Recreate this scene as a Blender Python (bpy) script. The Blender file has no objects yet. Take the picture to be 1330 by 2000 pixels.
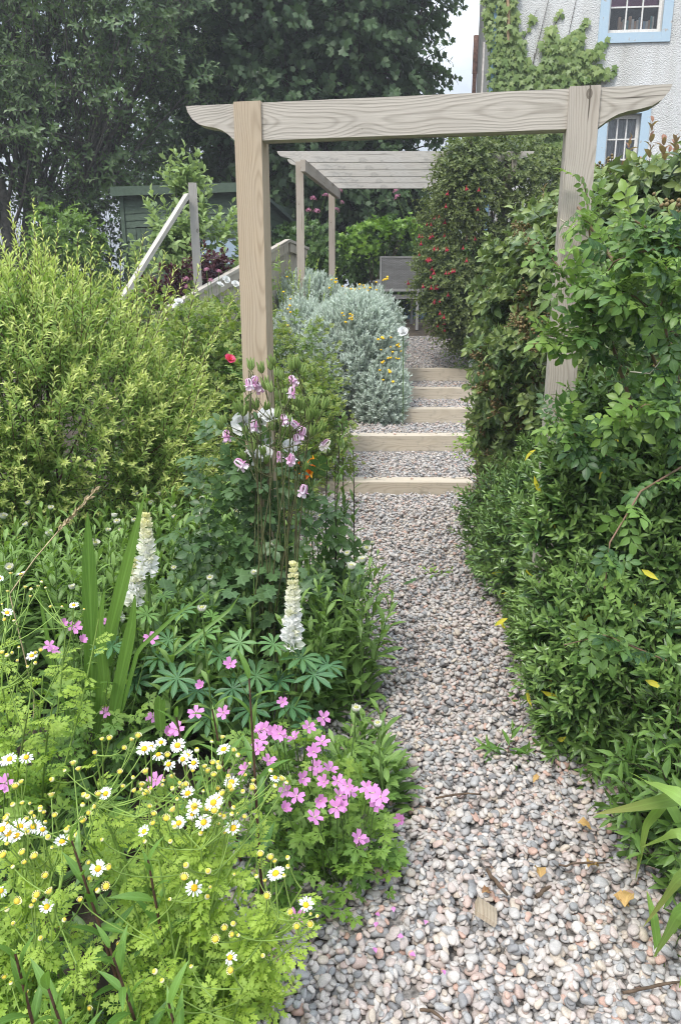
import bpy, bmesh, math, random
import numpy as np
from mathutils import Vector, Matrix

scene = bpy.context.scene
COL = scene.collection
R = math.radians

# ------------------------------------------------------------------ camera
PITCH = R(15.5); EYE = np.array([0.0, 0.0, 1.6]); FPX = 1444.0
cam_d = bpy.data.cameras.new("camera"); cam = bpy.data.objects.new("camera", cam_d); COL.objects.link(cam)
cam.location = EYE; cam.rotation_euler = (R(90) - PITCH, 0, 0)
cam_d.sensor_fit = 'VERTICAL'; cam_d.sensor_height = 36; cam_d.lens = 26
cam_d.clip_start = 0.05; cam_d.clip_end = 2000
scene.camera = cam

# ------------------------------------------------------------------ world, sun, exposure
SUN_EL, SUN_AZ = R(55), R(215)          # azimuth clockwise from +Y: the sun stands behind the camera to the left
world = bpy.data.worlds.new("World"); scene.world = world; world.use_nodes = True
nt = world.node_tree; nt.nodes.clear()
wo = nt.nodes.new("ShaderNodeOutputWorld"); bg = nt.nodes.new("ShaderNodeBackground")
sky = nt.nodes.new("ShaderNodeTexSky"); sky.sky_type = 'NISHITA'; sky.sun_disc = False
sky.sun_elevation = SUN_EL; sky.sun_rotation = SUN_AZ; sky.air_density = 1.0; sky.dust_density = 2.5
tc = nt.nodes.new("ShaderNodeTexCoord"); mp = nt.nodes.new("ShaderNodeMapping"); mp.inputs['Scale'].default_value = (1, 1, 2.6)
nz = nt.nodes.new("ShaderNodeTexNoise"); nz.inputs['Scale'].default_value = 2.3; nz.inputs['Detail'].default_value = 6; nz.inputs['Roughness'].default_value = .55
cr = nt.nodes.new("ShaderNodeValToRGB"); cr.color_ramp.elements[0].position = .32; cr.color_ramp.elements[1].position = .62
cr.color_ramp.elements[0].color = (.55, .55, .55, 1)
cl = nt.nodes.new("ShaderNodeValToRGB")
cl.color_ramp.elements[0].position = .3; cl.color_ramp.elements[0].color = (5.8, 6.9, 8.4, 1)
cl.color_ramp.elements[1].position = .7; cl.color_ramp.elements[1].color = (10.0, 10.6, 11.3, 1)
mx = nt.nodes.new("ShaderNodeMix"); mx.data_type = 'RGBA'
L = nt.links.new
L(tc.outputs['Generated'], mp.inputs['Vector']); L(mp.outputs['Vector'], nz.inputs['Vector'])
L(nz.outputs['Fac'], cr.inputs['Fac']); L(nz.outputs['Fac'], cl.inputs['Fac'])
L(cr.outputs['Color'], mx.inputs['Factor']); L(sky.outputs['Color'], mx.inputs['A']); L(cl.outputs['Color'], mx.inputs['B'])
# an overcast sky is brighter overhead than near the horizon
sz = nt.nodes.new("ShaderNodeSeparateXYZ"); L(tc.outputs['Generated'], sz.inputs[0])
mr = nt.nodes.new("ShaderNodeMapRange"); mr.inputs['From Min'].default_value = .05; mr.inputs['From Max'].default_value = .95; mr.inputs['To Min'].default_value = .30; mr.inputs['To Max'].default_value = 1.65
L(sz.outputs['Z'], mr.inputs['Value'])
sc_n = nt.nodes.new("ShaderNodeVectorMath"); sc_n.operation = 'SCALE'; L(mx.outputs['Result'], sc_n.inputs[0]); L(mr.outputs['Result'], sc_n.inputs['Scale'])
L(sc_n.outputs['Vector'], bg.inputs['Color']); bg.inputs['Strength'].default_value = .10
L(bg.outputs['Background'], wo.inputs['Surface'])
sd = bpy.data.lights.new("sun", 'SUN'); sd.energy = 1.5; sd.angle = R(14); sd.color = (1, .96, .9)
so = bpy.data.objects.new("sun", sd); COL.objects.link(so)
sdir = Vector((math.sin(SUN_AZ) * math.cos(SUN_EL), math.cos(SUN_AZ) * math.cos(SUN_EL), math.sin(SUN_EL)))
so.rotation_euler = sdir.to_track_quat('Z', 'Y').to_euler(); so.location = sdir * 40
vs = scene.view_settings; vs.view_transform = 'Standard'; vs.look = 'None'; vs.exposure = 0.95; vs.gamma = 1
scene.cycles.max_bounces = 8; scene.cycles.diffuse_bounces = 4; scene.cycles.transmission_bounces = 6; scene.cycles.transparent_max_bounces = 8
scene.cycles.use_denoising = True; scene.cycles.filter_width = 1.05

# ------------------------------------------------------------------ helpers: rays of the photograph turned into points
CP, SP = math.cos(PITCH), math.sin(PITCH)
def ray(px, py):
    u = (px - 665) / FPX; v = -(py - 1000) / FPX
    return np.array([u, CP + v * SP, -SP + v * CP])
def P(px, py, Y):
    d = ray(px, py); return EYE + d * (Y / d[1])
def PZ(px, py, z):
    d = ray(px, py); return EYE + d * ((z - 1.6) / d[2])

# profile of the ground along the path
GY = [-40, 6.36, 6.60, 7.55, 7.79, 8.60, 8.84, 9.50, 9.74, 10.30, 10.54, 12.2, 12.8, 400]
GZ = [0, 0.0, .075, .165, .285, .30, .425, .475, .57, .625, .75, 1.12, 1.38, 1.38]
def gz(y): return np.interp(y, GY, GZ)
CY = [0, 4.5, 6.37, 7.55, 8.6, 9.5, 10.3, 12.2]; CX = [.34, .34, .47, .64, .85, 1.05, 1.2, 1.45]
def cx(y): return np.interp(y, CY, CX)
HW = .74
def zg(x, y):
    x = np.asarray(x, float); y = np.asarray(y, float)
    d = np.abs(x - cx(y)) - HW
    edge = np.clip(d / .25, 0, 1) * (y < 13)
    return gz(y) - .06 + edge * .09 + .015 * np.sin(x * 3.1 + y) * edge + .012 * np.sin(y * 4.3 - x * 2) * edge

class MB:
    def __init__(s): s.v = []; s.q = []; s.t = []; s.qm = []; s.tm = []; s.uv = []; s.r = []; s.a = []; s.n = 0
    def add(s, v, f, uv=None, rnd=0.5, age=0.0, mat=0):
        v = np.asarray(v, np.float32).reshape(-1, 3); k = len(v)
        s.v.append(v); s.uv.append(np.zeros((k, 2), np.float32) if uv is None else np.asarray(uv, np.float32))
        s.r.append(np.broadcast_to(np.asarray(rnd, np.float32), (k,)).copy()); s.a.append(np.broadcast_to(np.asarray(age, np.float32), (k,)).copy())
        for ff in (f if isinstance(f, (list, tuple)) else [f]):
            ff = np.asarray(ff, np.int32)
            if ff.size == 0: continue
            if ff.shape[1] == 4: s.q.append(ff + s.n); s.qm.append(np.full(len(ff), mat, np.int32))
            else: s.t.append(ff + s.n); s.tm.append(np.full(len(ff), mat, np.int32))
        s.n += k
    def mesh(s, name, mats, smooth=True, off=(0, 0, 0)):
        me = bpy.data.meshes.new(name)
        if s.n:
            V = np.concatenate(s.v) - np.asarray(off, np.float32)
            q = np.concatenate(s.q) if s.q else np.zeros((0, 4), np.int32); t = np.concatenate(s.t) if s.t else np.zeros((0, 3), np.int32)
            lv = np.concatenate([q.ravel(), t.ravel()]).astype(np.int32)
            ls = np.concatenate([np.arange(len(q)) * 4, len(q) * 4 + np.arange(len(t)) * 3]).astype(np.int32)
            me.vertices.add(len(V)); me.vertices.foreach_set("co", V.astype(np.float32).ravel())
            me.loops.add(len(lv)); me.loops.foreach_set("vertex_index", lv)
            me.polygons.add(len(ls)); me.polygons.foreach_set("loop_start", ls)
            mi = np.concatenate((s.qm or [np.zeros(0, np.int32)]) + (s.tm or [np.zeros(0, np.int32)])).astype(np.int32)
            me.polygons.foreach_set("material_index", mi)
            me.polygons.foreach_set("use_smooth", np.full(len(ls), smooth))
            me.update(calc_edges=True)
            uvl = me.uv_layers.new(name="UVMap"); uvl.data.foreach_set("uv", np.concatenate(s.uv)[lv].ravel())
            a = me.attributes.new("rnd", 'FLOAT', 'POINT'); a.data.foreach_set("value", np.concatenate(s.r))
            a = me.attributes.new("age", 'FLOAT', 'POINT'); a.data.foreach_set("value", np.concatenate(s.a))
        for m in (mats if isinstance(mats, (list, tuple)) else [mats]): me.materials.append(m)
        return me

ORG = {}
def tag(o, label=None, cat=None, group=None, kind=None):
    if label: o["label"] = label
    if cat: o["category"] = cat
    if group: o["group"] = group
    if kind: o["kind"] = kind
    return o
def thing(name, label, cat, loc, group=None):
    o = bpy.data.objects.new(name, None); COL.objects.link(o); o.empty_display_size = .05
    o.location = [float(c) for c in loc]; ORG[o.name] = np.array(loc, float)
    return tag(o, label, cat, group)
def link(name, me, parent=None, org=None):
    o = bpy.data.objects.new(name, me); COL.objects.link(o)
    if parent is not None:
        o.parent = parent; ORG[o.name] = ORG[parent.name]
    elif org is not None:
        o.location = [float(c) for c in org]; ORG[o.name] = np.array(org, float)
    else: ORG[o.name] = np.zeros(3)
    return o
def part(name, mb, mats, parent=None, org=None, smooth=True):
    off = ORG[parent.name] if parent is not None else (org if org is not None else (0, 0, 0))
    return link(name, mb.mesh(name, mats, smooth, off), parent, org)
def rot_to(z, spin=0.0):
    z = Vector([float(c) for c in z]).normalized()
    return z.to_track_quat('Z', 'Y').to_matrix().to_4x4() @ Matrix.Rotation(spin, 4, 'Z')
def put(name, me, parent, pos, z=(0, 0, 1), spin=0.0, s=1.0):
    o = bpy.data.objects.new(name, me); COL.objects.link(o); o.parent = parent
    p = np.asarray(pos, float) - ORG[parent.name]
    o.matrix_local = Matrix.Translation([float(c) for c in p]) @ rot_to(z, spin) @ Matrix.Scale(float(s), 4)
    ORG[o.name] = np.zeros(3)
    return o

def unit(a): a = np.asarray(a, float); return a / np.maximum(np.linalg.norm(a, axis=-1, keepdims=True), 1e-9)
def frames(d, n):
    d = unit(d); z = n - (n * d).sum(-1, keepdims=True) * d; z = unit(z)
    return np.stack([np.cross(d, z), d, z], axis=-1)
class Tpl:
    def __init__(s, v, f, uv): s.v = np.asarray(v, float); s.f = f; s.uv = np.asarray(uv, float)
def inst(mb, t, pos, Rm, sc, rnd, age=0.0, mat=0):
    pos = np.asarray(pos, float); n = len(pos)
    if n == 0: return
    sc = np.asarray(sc, float); sc = np.broadcast_to(sc.reshape(-1, 1) if sc.ndim < 2 else sc, (n, 3))
    V = np.einsum('nij,nkj->nki', Rm, t.v[None] * sc[:, None, :]) + pos[:, None, :]
    k = len(t.v); F = []
    for f in t.f:
        f = np.asarray(f); F.append((f[None] + (np.arange(n) * k)[:, None, None]).reshape(-1, f.shape[1]))
    mb.add(V.reshape(-1, 3), F, np.tile(t.uv, (n, 1)), np.repeat(np.broadcast_to(rnd, (n,)), k), np.repeat(np.broadcast_to(age, (n,)), k), mat)

def prof(shape, v):
    if shape == 'lance': return np.sin(np.pi * v ** .75) ** 1.0 * 1.0
    if shape == 'oval': return np.sin(np.pi * v ** .9) ** .7
    if shape == 'obov': return np.sin(np.pi * v ** 1.5) ** .75
    if shape == 'strap': return np.minimum(1, np.minimum(v * 6 + .5, (1 - v) * 2.2) ** .8)
    if shape == 'petal': return np.minimum(1, v * 1.6 + .25) * np.where(v > .9, .8, 1.0)
def leaf(n=3, w=.3, shape='lance', fold=.12, curl=.2, wave=0.0):
    v = np.linspace(0, 1, n + 1); h = prof(shape, v) * w / 2
    if shape not in ('petal', 'strap'): h[0] = .02 * w; h[-1] = .01 * w
    if shape == 'strap': h[-1] = .01 * w
    zc = -curl * v ** 2 + .35 * curl * v
    V = []; U = []
    for i in range(n + 1):
        wz = wave * ((i % 2) - .5) * 2 * h[i]
        for sgn in (-1, 0, 1):
            V.append((sgn * h[i], v[i] * (1 - .25 * curl * v[i]), zc[i] + (fold * h[i] * 2 + wz * sgn if sgn else 0))); U.append((sgn * .5 + .5, v[i]))
    F = []
    for i in range(n):
        a = i * 3
        F += [(a, a + 1, a + 4, a + 3), (a + 1, a + 2, a + 5, a + 4)]
    return Tpl(V, [np.array(F)], U)
def fan(outline, cup=.0, curl=.1, c=(0, .35)):
    o = np.array(outline, float); V = [(c[0], c[1], 0)] + [(x, y, cup * x * x - curl * y * y) for x, y in o]
    n = len(o); F = [(0, 1 + (i + 1) % n, 1 + i) for i in range(n)]
    V = np.array(V); return Tpl(V, [np.array(F)], np.c_[V[:, 0] + .5, V[:, 1]])
def lobed(lobes, depth=.5, base=.12, pts=2):
    """outline of a leaf with pointed lobes at (angle deg, length)"""
    o = [(0, 0)]
    for i, (a, l) in enumerate(lobes):
        a = R(a); o.append((l * math.sin(a), base + l * math.cos(a)))
        if i + 1 < len(lobes):
            b = R((lobes[i][0] + lobes[i + 1][0]) / 2); m = min(l, lobes[i + 1][1]) * depth
            o.append((m * math.sin(b), base + m * math.cos(b)))
    return o
def compose(items):
    V = []; F3 = []; F4 = []; U = []; n = 0
    for t, pos, d, nn, s in items:
        Rm = frames(np.array([d], float), np.array([nn], float))[0]
        V.append((t.v * s) @ Rm.T + np.array(pos)); U.append(t.uv)
        for f in t.f: (F4 if f.shape[1] == 4 else F3).append(f + n)
        n += len(t.v)
    return Tpl(np.concatenate(V), [np.concatenate(x) for x in (F4, F3) if x], np.concatenate(U))

def tubes(mb, pts, rad, sides=4, rnd=.5, age=0.0, mat=0, cap=False):
    """pts (n,k,3), rad (n,k) or (k,)"""
    pts = np.asarray(pts, float)
    if pts.ndim == 2: pts = pts[None]
    n, k, _ = pts.shape; rad = np.broadcast_to(np.asarray(rad, float), (n, k))
    if n == 0: return
    T = np.gradient(pts, axis=1); T = unit(T)
    ov = unit(pts[:, -1] - pts[:, 0]); ref = np.where(np.abs(ov[:, 2:3]) > .8, np.array([[1., .2, 0]]), np.array([[.1, 0, 1.]]))
    X = unit(np.cross(T, ref[:, None, :])); Y = np.cross(T, X)
    a = np.arange(sides) * 2 * np.pi / sides
    V = pts[:, :, None, :] + rad[:, :, None, None] * (np.cos(a)[None, None, :, None] * X[:, :, None, :] + np.sin(a)[None, None, :, None] * Y[:, :, None, :])
    F = []
    for i in range(k - 1):
        for j in range(sides):
            j2 = (j + 1) % sides; F.append((i * sides + j, i * sides + j2, (i + 1) * sides + j2, (i + 1) * sides + j))
    F = np.array(F); m = k * sides
    F = (F[None] + (np.arange(n) * m)[:, None, None]).reshape(-1, 4)
    uv = np.stack(np.meshgrid(np.linspace(0, 1, k), np.linspace(0, 1, sides), indexing='ij'), -1).reshape(-1, 2)[:, ::-1]
    Fs = [F]
    if cap:
        tip = [(k - 1) * sides + j for j in range(sides)]
        if sides == 4: Fs.append((np.array([tip])[None] + (np.arange(n) * m)[:, None, None]).reshape(-1, 4))
        else: Fs.append((np.array([(tip[0], tip[j], tip[j + 1]) for j in range(1, sides - 1)])[None] + (np.arange(n) * m)[:, None, None]).reshape(-1, 3))
    mb.add(V.reshape(-1, 3), Fs, np.tile(uv, (n, 1)), np.repeat(np.broadcast_to(rnd, (n,)), m), np.repeat(np.broadcast_to(age, (n,)), m), mat)
def bez(a, b, bulge, k=6):
    """curves from a to b (n,3) with a mid offset"""
    a = np.atleast_2d(a); b = np.atleast_2d(b); t = np.linspace(0, 1, k)[None, :, None]
    m = (a + b) / 2 + np.asarray(bulge, float).reshape(-1, 3)
    return (1 - t) ** 2 * a[:, None] + 2 * t * (1 - t) * m[:, None] + t ** 2 * b[:, None]

_W = np.random.default_rng(7).normal(size=(7, 3)); _F = np.random.default_rng(8).uniform(0, 6.28, 7)
def wob(p, f): return np.sin((p @ _W.T) * f + _F).mean(-1) * 2.2
def rdir(rng, n): return unit(rng.normal(size=(n, 3)))

def tips(blobs, n, rng, amp=.15, freq=2.2, cull=-.35, lo=None, inner=.0):
    """points on the lumpy surface of a union of ellipsoids, with normals"""
    ar = np.array([(r[0] * r[1] * r[2]) ** .667 for _, r in blobs]); ar /= ar.sum(); P_, N_ = [], []
    got = 0
    while got < n:
        m = n * 2; bi = rng.choice(len(blobs), m, p=ar)
        c = np.array([blobs[i][0] for i in bi], float); r = np.array([blobs[i][1] for i in bi], float)
        d = rdir(rng, m); nn = unit(d / r); q = c + r * d
        sc = 1 - inner * rng.random(m) ** 1.2
        q = c + (q - c) * sc[:, None]
        q = q + nn * (amp * r.min(1) * wob(q, freq))[:, None]
        ok = np.ones(m, bool)
        for i, (c2, r2) in enumerate(blobs):
            ok &= ((((q - np.array(c2)) / np.array(r2)) ** 2).sum(1) > .8) | (bi == i)
        ok &= q[:, 2] > zg(q[:, 0], q[:, 1]) + .03
        if lo is not None: ok &= q[:, 2] > lo
        if cull is not None: ok &= (nn * unit(EYE - q)).sum(1) > cull
        P_.append(q[ok]); N_.append(nn[ok]); got += ok.sum()
    return np.concatenate(P_)[:n], np.concatenate(N_)[:n]

GOLD = 2.39996
def shoots(ml, ms, base, d, Ls, m, tpl, ll, rng, phi=(65, 25), t0=.12, droop=.12, opp=False, size=(1, .55), age=(0, 1), sr=.0015, upmix=.25, rvar=.25, mat=0, smat=0, endt=1.0, whorl=1):
    """leafy shoots: base (n,3), unit directions d (n,3), lengths Ls (n,)"""
    n = len(base); Ls = np.broadcast_to(Ls, (n,)); d = unit(d)
    ref = np.where(np.abs(d[:, 2:3]) > .9, np.array([[1., 0, 0]]), np.array([[0, 0, 1.]]))
    u = unit(np.cross(d, ref)); w = np.cross(d, u)
    t = np.linspace(t0, endt, m)
    if opp: t = np.repeat(np.linspace(t0, endt, m // 2), 2)
    dr = droop * (0.5 + rng.random(n))
    pos = base[:, None] + d[:, None] * (Ls[:, None] * t)[:, :, None]
    pos[:, :, 2] -= (dr * Ls)[:, None] * t[None] ** 2
    T = d[:, None] + np.zeros((1, m, 1)); T = T.copy(); T[:, :, 2] -= 2 * dr[:, None] * t[None]; T = unit(T)
    k = np.arange(m)
    az = (k // 2) * np.pi / 2 + (k % 2) * np.pi if opp else k * GOLD
    az = az[None] + rng.uniform(0, 6.28, n)[:, None] + rng.normal(0, .25, (n, m))
    rad = np.cos(az)[..., None] * u[:, None] + np.sin(az)[..., None] * w[:, None]
    ph = np.radians(phi[0] + (phi[1] - phi[0]) * t[None] + rng.normal(0, 11, (n, m)))
    D = T * np.cos(ph)[..., None] + rad * np.sin(ph)[..., None]
    N = T * np.sin(ph)[..., None] - rad * np.cos(ph)[..., None]
    N = N * (1 - upmix) + np.array([0, 0, upmix]) + rng.normal(0, .12, N.shape)
    S = ll * (size[0] + (size[1] - size[0]) * t[None] ** 2) * rng.uniform(.75, 1.2, (n, m))
    r = np.clip(rng.random((n, 1)) * (1 - rvar) + rng.random((n, m)) * rvar, 0, 1)
    ag = age[0] + (age[1] - age[0]) * t[None] ** 1.5 + np.zeros((n, m))
    inst(ml, tpl, pos.reshape(-1, 3), frames(D.reshape(-1, 3), N.reshape(-1, 3)), S.ravel(), r.ravel(), np.clip(ag, 0, 1).ravel(), mat)
    if ms is not None:
        tt = np.linspace(0, 1, 4)
        pp = base[:, None] + d[:, None] * (Ls[:, None] * tt)[:, :, None]; pp[:, :, 2] -= (dr * Ls)[:, None] * tt[None] ** 2
        tubes(ms, pp, np.array([sr, sr * .9, sr * .75, sr * .4])[None], 3, rng.random(n), 0, smat)
    return pos[:, -1], T[:, -1]

# ------------------------------------------------------------------ materials
def mat_new(name):
    m = bpy.data.materials.new(name); m.use_nodes = True; t = m.node_tree; t.nodes.clear()
    o = t.nodes.new("ShaderNodeOutputMaterial"); b = t.nodes.new("ShaderNodeBsdfPrincipled"); t.links.new(b.outputs[0], o.inputs[0])
    return m, t, b, o
def nd(t, typ, **kw):
    n = t.nodes.new(typ)
    for k, v in kw.items(): setattr(n, k, v)
    return n
def ramp(t, fac, stops, interp='LINEAR'):
    r = t.nodes.new("ShaderNodeValToRGB"); r.color_ramp.interpolation = interp; e = r.color_ramp.elements
    while len(e) < len(stops): e.new(.5)
    for x, (p, c) in zip(e, stops): x.position = p; x.color = (*c, 1) if len(c) == 3 else c
    if fac is not None: t.links.new(fac, r.inputs['Fac'])
    return r.outputs['Color']
def mixc(t, fac, a, b, bt='MIX'):
    m = t.nodes.new("ShaderNodeMix"); m.data_type = 'RGBA'; m.blend_type = bt
    for k, v in (('Factor', fac), ('A', a), ('B', b)):
        i = [s for s in m.inputs if s.name == k and s.enabled][0] if k == 'Factor' else [s for s in m.inputs if s.name == k and s.type == 'RGBA'][0]
        if isinstance(v, bpy.types.NodeSocket): t.links.new(v, i)
        elif k == 'Factor': i.default_value = v
        else: i.default_value = (*v, 1)
    return [s for s in m.outputs if s.type == 'RGBA'][0]
def math_(t, op, a, b=0.0, clamp=False):
    m = t.nodes.new("ShaderNodeMath"); m.operation = op; m.use_clamp = clamp
    for i, v in enumerate((a, b)):
        if isinstance(v, bpy.types.NodeSocket): t.links.new(v, m.inputs[i])
        else: m.inputs[i].default_value = v
    return m.outputs[0]
def attr(t, name): n = t.nodes.new("ShaderNodeAttribute"); n.attribute_name = name; return n.outputs['Fac']

def leaf_mat(name, cols, tip=None, rough=.45, trans=.28, rib=.12, spec=.4, under=None, tmul=(1.5, 1.6, .7)):
    m, t, b, o = mat_new(name)
    cols = [tuple(min(.88, x * 1.22) for x in k) for k in cols]; tip = tip and tuple(min(.88, x * 1.15) for x in tip)
    c = ramp(t, attr(t, 'rnd'), [(i / max(1, len(cols) - 1), k) for i, k in enumerate(cols)])
    if tip is not None: c = mixc(t, attr(t, 'age'), c, tip)
    if rib:
        uv = t.nodes.new("ShaderNodeUVMap"); sx = t.nodes.new("ShaderNodeSeparateXYZ"); t.links.new(uv.outputs[0], sx.inputs[0])
        dx = math_(t, 'ABSOLUTE', math_(t, 'SUBTRACT', sx.outputs['X'], .5))
        rb = math_(t, 'LESS_THAN', dx, .06)
        vv = math_(t, 'SINE', math_(t, 'ADD', math_(t, 'MULTIPLY', sx.outputs['Y'], 45.0), math_(t, 'MULTIPLY', dx, -28.0)))
        vn = math_(t, 'MULTIPLY', math_(t, 'GREATER_THAN', vv, .8), .5)
        c = mixc(t, math_(t, 'MULTIPLY', math_(t, 'ADD', rb, vn, True), rib), c, tuple(min(1, x * 2.2 + .05) for x in cols[len(cols) // 2]))
    if under is not None:
        g = t.nodes.new("ShaderNodeNewGeometry"); c = mixc(t, math_(t, 'MULTIPLY', g.outputs['Backfacing'], .8), c, under)
    t.links.new(c, b.inputs['Base Color']); b.inputs['Roughness'].default_value = rough; b.inputs['Specular IOR Level'].default_value = spec
    tr = t.nodes.new("ShaderNodeBsdfTranslucent"); t.links.new(mixc(t, 1.0, c, tmul, 'MULTIPLY'), tr.inputs['Color'])
    ms = t.nodes.new("ShaderNodeMixShader"); ms.inputs[0].default_value = trans
    t.links.new(b.outputs[0], ms.inputs[1]); t.links.new(tr.outputs[0], ms.inputs[2]); t.links.new(ms.outputs[0], o.inputs[0])
    return m
def plain(name, col, rough=.6, var=.25, scale=20, bump=0.0, spec=.3, metal=0.0, col2=None):
    m, t, b, o = mat_new(name)
    tcn = t.nodes.new("ShaderNodeTexCoord"); n = t.nodes.new("ShaderNodeTexNoise"); n.inputs['Scale'].default_value = scale; n.inputs['Detail'].default_value = 5
    t.links.new(tcn.outputs['Object'], n.inputs['Vector'])
    lo = tuple(x * (1 - var) for x in col); hi = col2 or tuple(min(1, x * (1 + var)) for x in col)
    t.links.new(ramp(t, n.outputs['Fac'], [(.3, lo), (.7, hi)]), b.inputs['Base Color'])
    b.inputs['Roughness'].default_value = rough; b.inputs['Specular IOR Level'].default_value = spec; b.inputs['Metallic'].default_value = metal
    if bump:
        bp = t.nodes.new("ShaderNodeBump"); bp.inputs['Strength'].default_value = bump; bp.inputs['Distance'].default_value = .01
        t.links.new(n.outputs['Fac'], bp.inputs['Height']); t.links.new(bp.outputs[0], b.inputs['Normal'])
    return m
def wood(name, light, dark, grey, axis=2, ring=1.0, greymix=.5, knots=True, seed=0.0, mid=(0, 0), stain=.69):
    """sawn softwood: growth rings drawn out along one local axis, knots, fibres, grey weathering"""
    m, t, b, o = mat_new(name)
    tcn = t.nodes.new("ShaderNodeTexCoord")
    def mapped(across, along, off=0.0):
        mpn = t.nodes.new("ShaderNodeMapping"); s = [across] * 3; s[axis] = along; mpn.inputs['Scale'].default_value = s
        mpn.inputs['Location'].default_value = (seed + off, seed * .7 + off, seed * 1.3)
        t.links.new(tcn.outputs['Object'], mpn.inputs['Vector']); return mpn.outputs[0]
    def noise(vec, sc, det=4, ro=.55):
        n = t.nodes.new("ShaderNodeTexNoise"); n.inputs['Scale'].default_value = sc; n.inputs['Detail'].default_value = det; n.inputs['Roughness'].default_value = ro
        t.links.new(vec, n.inputs['Vector']); return n.outputs['Fac']
    vo = t.nodes.new("ShaderNodeTexVoronoi"); vo.inputs['Scale'].default_value = 6.0; t.links.new(mapped(1, .62, 3.1), vo.inputs['Vector'])
    kd = vo.outputs['Distance']
    bend = math_(t, 'POWER', math_(t, 'SUBTRACT', 1.0, math_(t, 'MULTIPLY', kd, 2.6, False), True), 2.0) if knots else None
    sx = t.nodes.new("ShaderNodeSeparateXYZ"); t.links.new(tcn.outputs['Object'], sx.inputs[0])
    ax = [a for a in range(3) if a != axis]
    # rings round a pith that wanders along the piece: arches on the flat faces, straight lines near the edges
    w1, w2, w3 = noise(mapped(.4, 1.1, 1.7), 1.3, 2), noise(mapped(.4, .9, 7.3), 1.2, 2), noise(mapped(7, .8, 4.1), 2.2, 3)
    pa = math_(t, 'ADD', math_(t, 'SUBTRACT', sx.outputs[ax[0]], mid[0] + .045), math_(t, 'MULTIPLY', math_(t, 'SUBTRACT', w1, .5), .13))
    pb = math_(t, 'ADD', math_(t, 'SUBTRACT', sx.outputs[ax[1]], mid[1] - .01), math_(t, 'MULTIPLY', math_(t, 'SUBTRACT', w2, .5), .12))
    rr = math_(t, 'SQRT', math_(t, 'ADD', math_(t, 'MULTIPLY', pa, pa), math_(t, 'MULTIPLY', pb, pb)))
    ph = math_(t, 'ADD', math_(t, 'MULTIPLY', rr, 1150 * ring), math_(t, 'MULTIPLY', w3, 7.0))
    if knots: ph = math_(t, 'ADD', ph, math_(t, 'MULTIPLY', bend, 9.0))
    ringv = math_(t, 'POWER', math_(t, 'ADD', math_(t, 'MULTIPLY', math_(t, 'SINE', ph), .5), .5), 2.2)
    fib = noise(mapped(60, 2.2), 2.0, 5)
    fac = math_(t, 'ADD', math_(t, 'MULTIPLY', ringv, .47), math_(t, 'MULTIPLY', math_(t, 'SUBTRACT', fib, .35), .9), True)
    c = ramp(t, fac, [(.1, light), (.55, tuple((x + y) / 2 for x, y in zip(light, dark))), (.95, dark)])
    wz = noise(mapped(2.5, .9), 1.7, 5, .65)
    c = mixc(t, math_(t, 'MULTIPLY', math_(t, 'SUBTRACT', wz, .28), 2.4 * greymix, True), c, grey)
    if knots:
        kn = math_(t, 'MULTIPLY', math_(t, 'LESS_THAN', kd, .065), .7)
        kr = math_(t, 'MULTIPLY', math_(t, 'LESS_THAN', math_(t, 'ABSOLUTE', math_(t, 'SUBTRACT', kd, .077)), .011), .8)
        c = mixc(t, math_(t, 'MAXIMUM', kn, kr), c, tuple(x * .42 for x in dark))
        c = mixc(t, math_(t, 'MULTIPLY', bend, .35), c, tuple(x * .8 for x in dark))
    st = noise(mapped(9, 5), 1.0, 6, .7)
    c = mixc(t, math_(t, 'MULTIPLY', math_(t, 'MULTIPLY', math_(t, 'SUBTRACT', st, stain - .05), 9.0, True), .42), c, tuple(x * .35 for x in grey))
    ck = noise(mapped(26, .55, 9.9), 2.1, 3, .5)      # drying cracks
    c = mixc(t, math_(t, 'MULTIPLY', math_(t, 'SUBTRACT', ck, .66), 22.0, True), c, tuple(x * .38 for x in dark))
    t.links.new(c, b.inputs['Base Color']); b.inputs['Roughness'].default_value = .75; b.inputs['Specular IOR Level'].default_value = .2
    bp = t.nodes.new("ShaderNodeBump"); bp.inputs['Strength'].default_value = .35; bp.inputs['Distance'].default_value = .004
    t.links.new(math_(t, 'ADD', fib, math_(t, 'MULTIPLY', ringv, .3)), bp.inputs['Height']); t.links.new(bp.outputs[0], b.inputs['Normal'])
    return m
# ------------------------------------------------------------------ wood, metal, paint
W_POST = wood("larch_post", (.51, .40, .275), (.29, .205, .125), (.43, .38, .31), 2, .8, .45)
W_BEAM = wood("larch_beam", (.52, .475, .41), (.28, .245, .20), (.44, .415, .38), 0, .9, .4, seed=2.3, mid=(-.01, 2.265))
W_FAR = wood("pergola_timber", (.52, .48, .425), (.34, .30, .255), (.48, .46, .43), 0, .8, .7, seed=5.0, mid=(0, -.06), stain=.6)
W_FARY = wood("pergola_timber_deep", (.40, .345, .285), (.27, .215, .165), (.36, .33, .29), 1, .6, .8, seed=6.0)
W_FARP = wood("pergola_post_timber", (.44, .37, .30), (.28, .22, .165), (.38, .34, .30), 2, .6, .8, seed=7.0)
W_SLEEP = wood("step_timber", (.55, .47, .36), (.34, .27, .19), (.47, .43, .37), 0, .7, .5, seed=9.0, mid=(.1, .07), stain=.60)
W_GREY = wood("weathered_stake", (.40, .375, .34), (.25, .23, .20), (.36, .345, .32), 2, .7, .8, seed=11.0)
W_FENCE = wood("fence_timber", (.46, .41, .33), (.30, .25, .18), (.40, .37, .32), 2, .6, .6, knots=False, seed=13.0)

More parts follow.
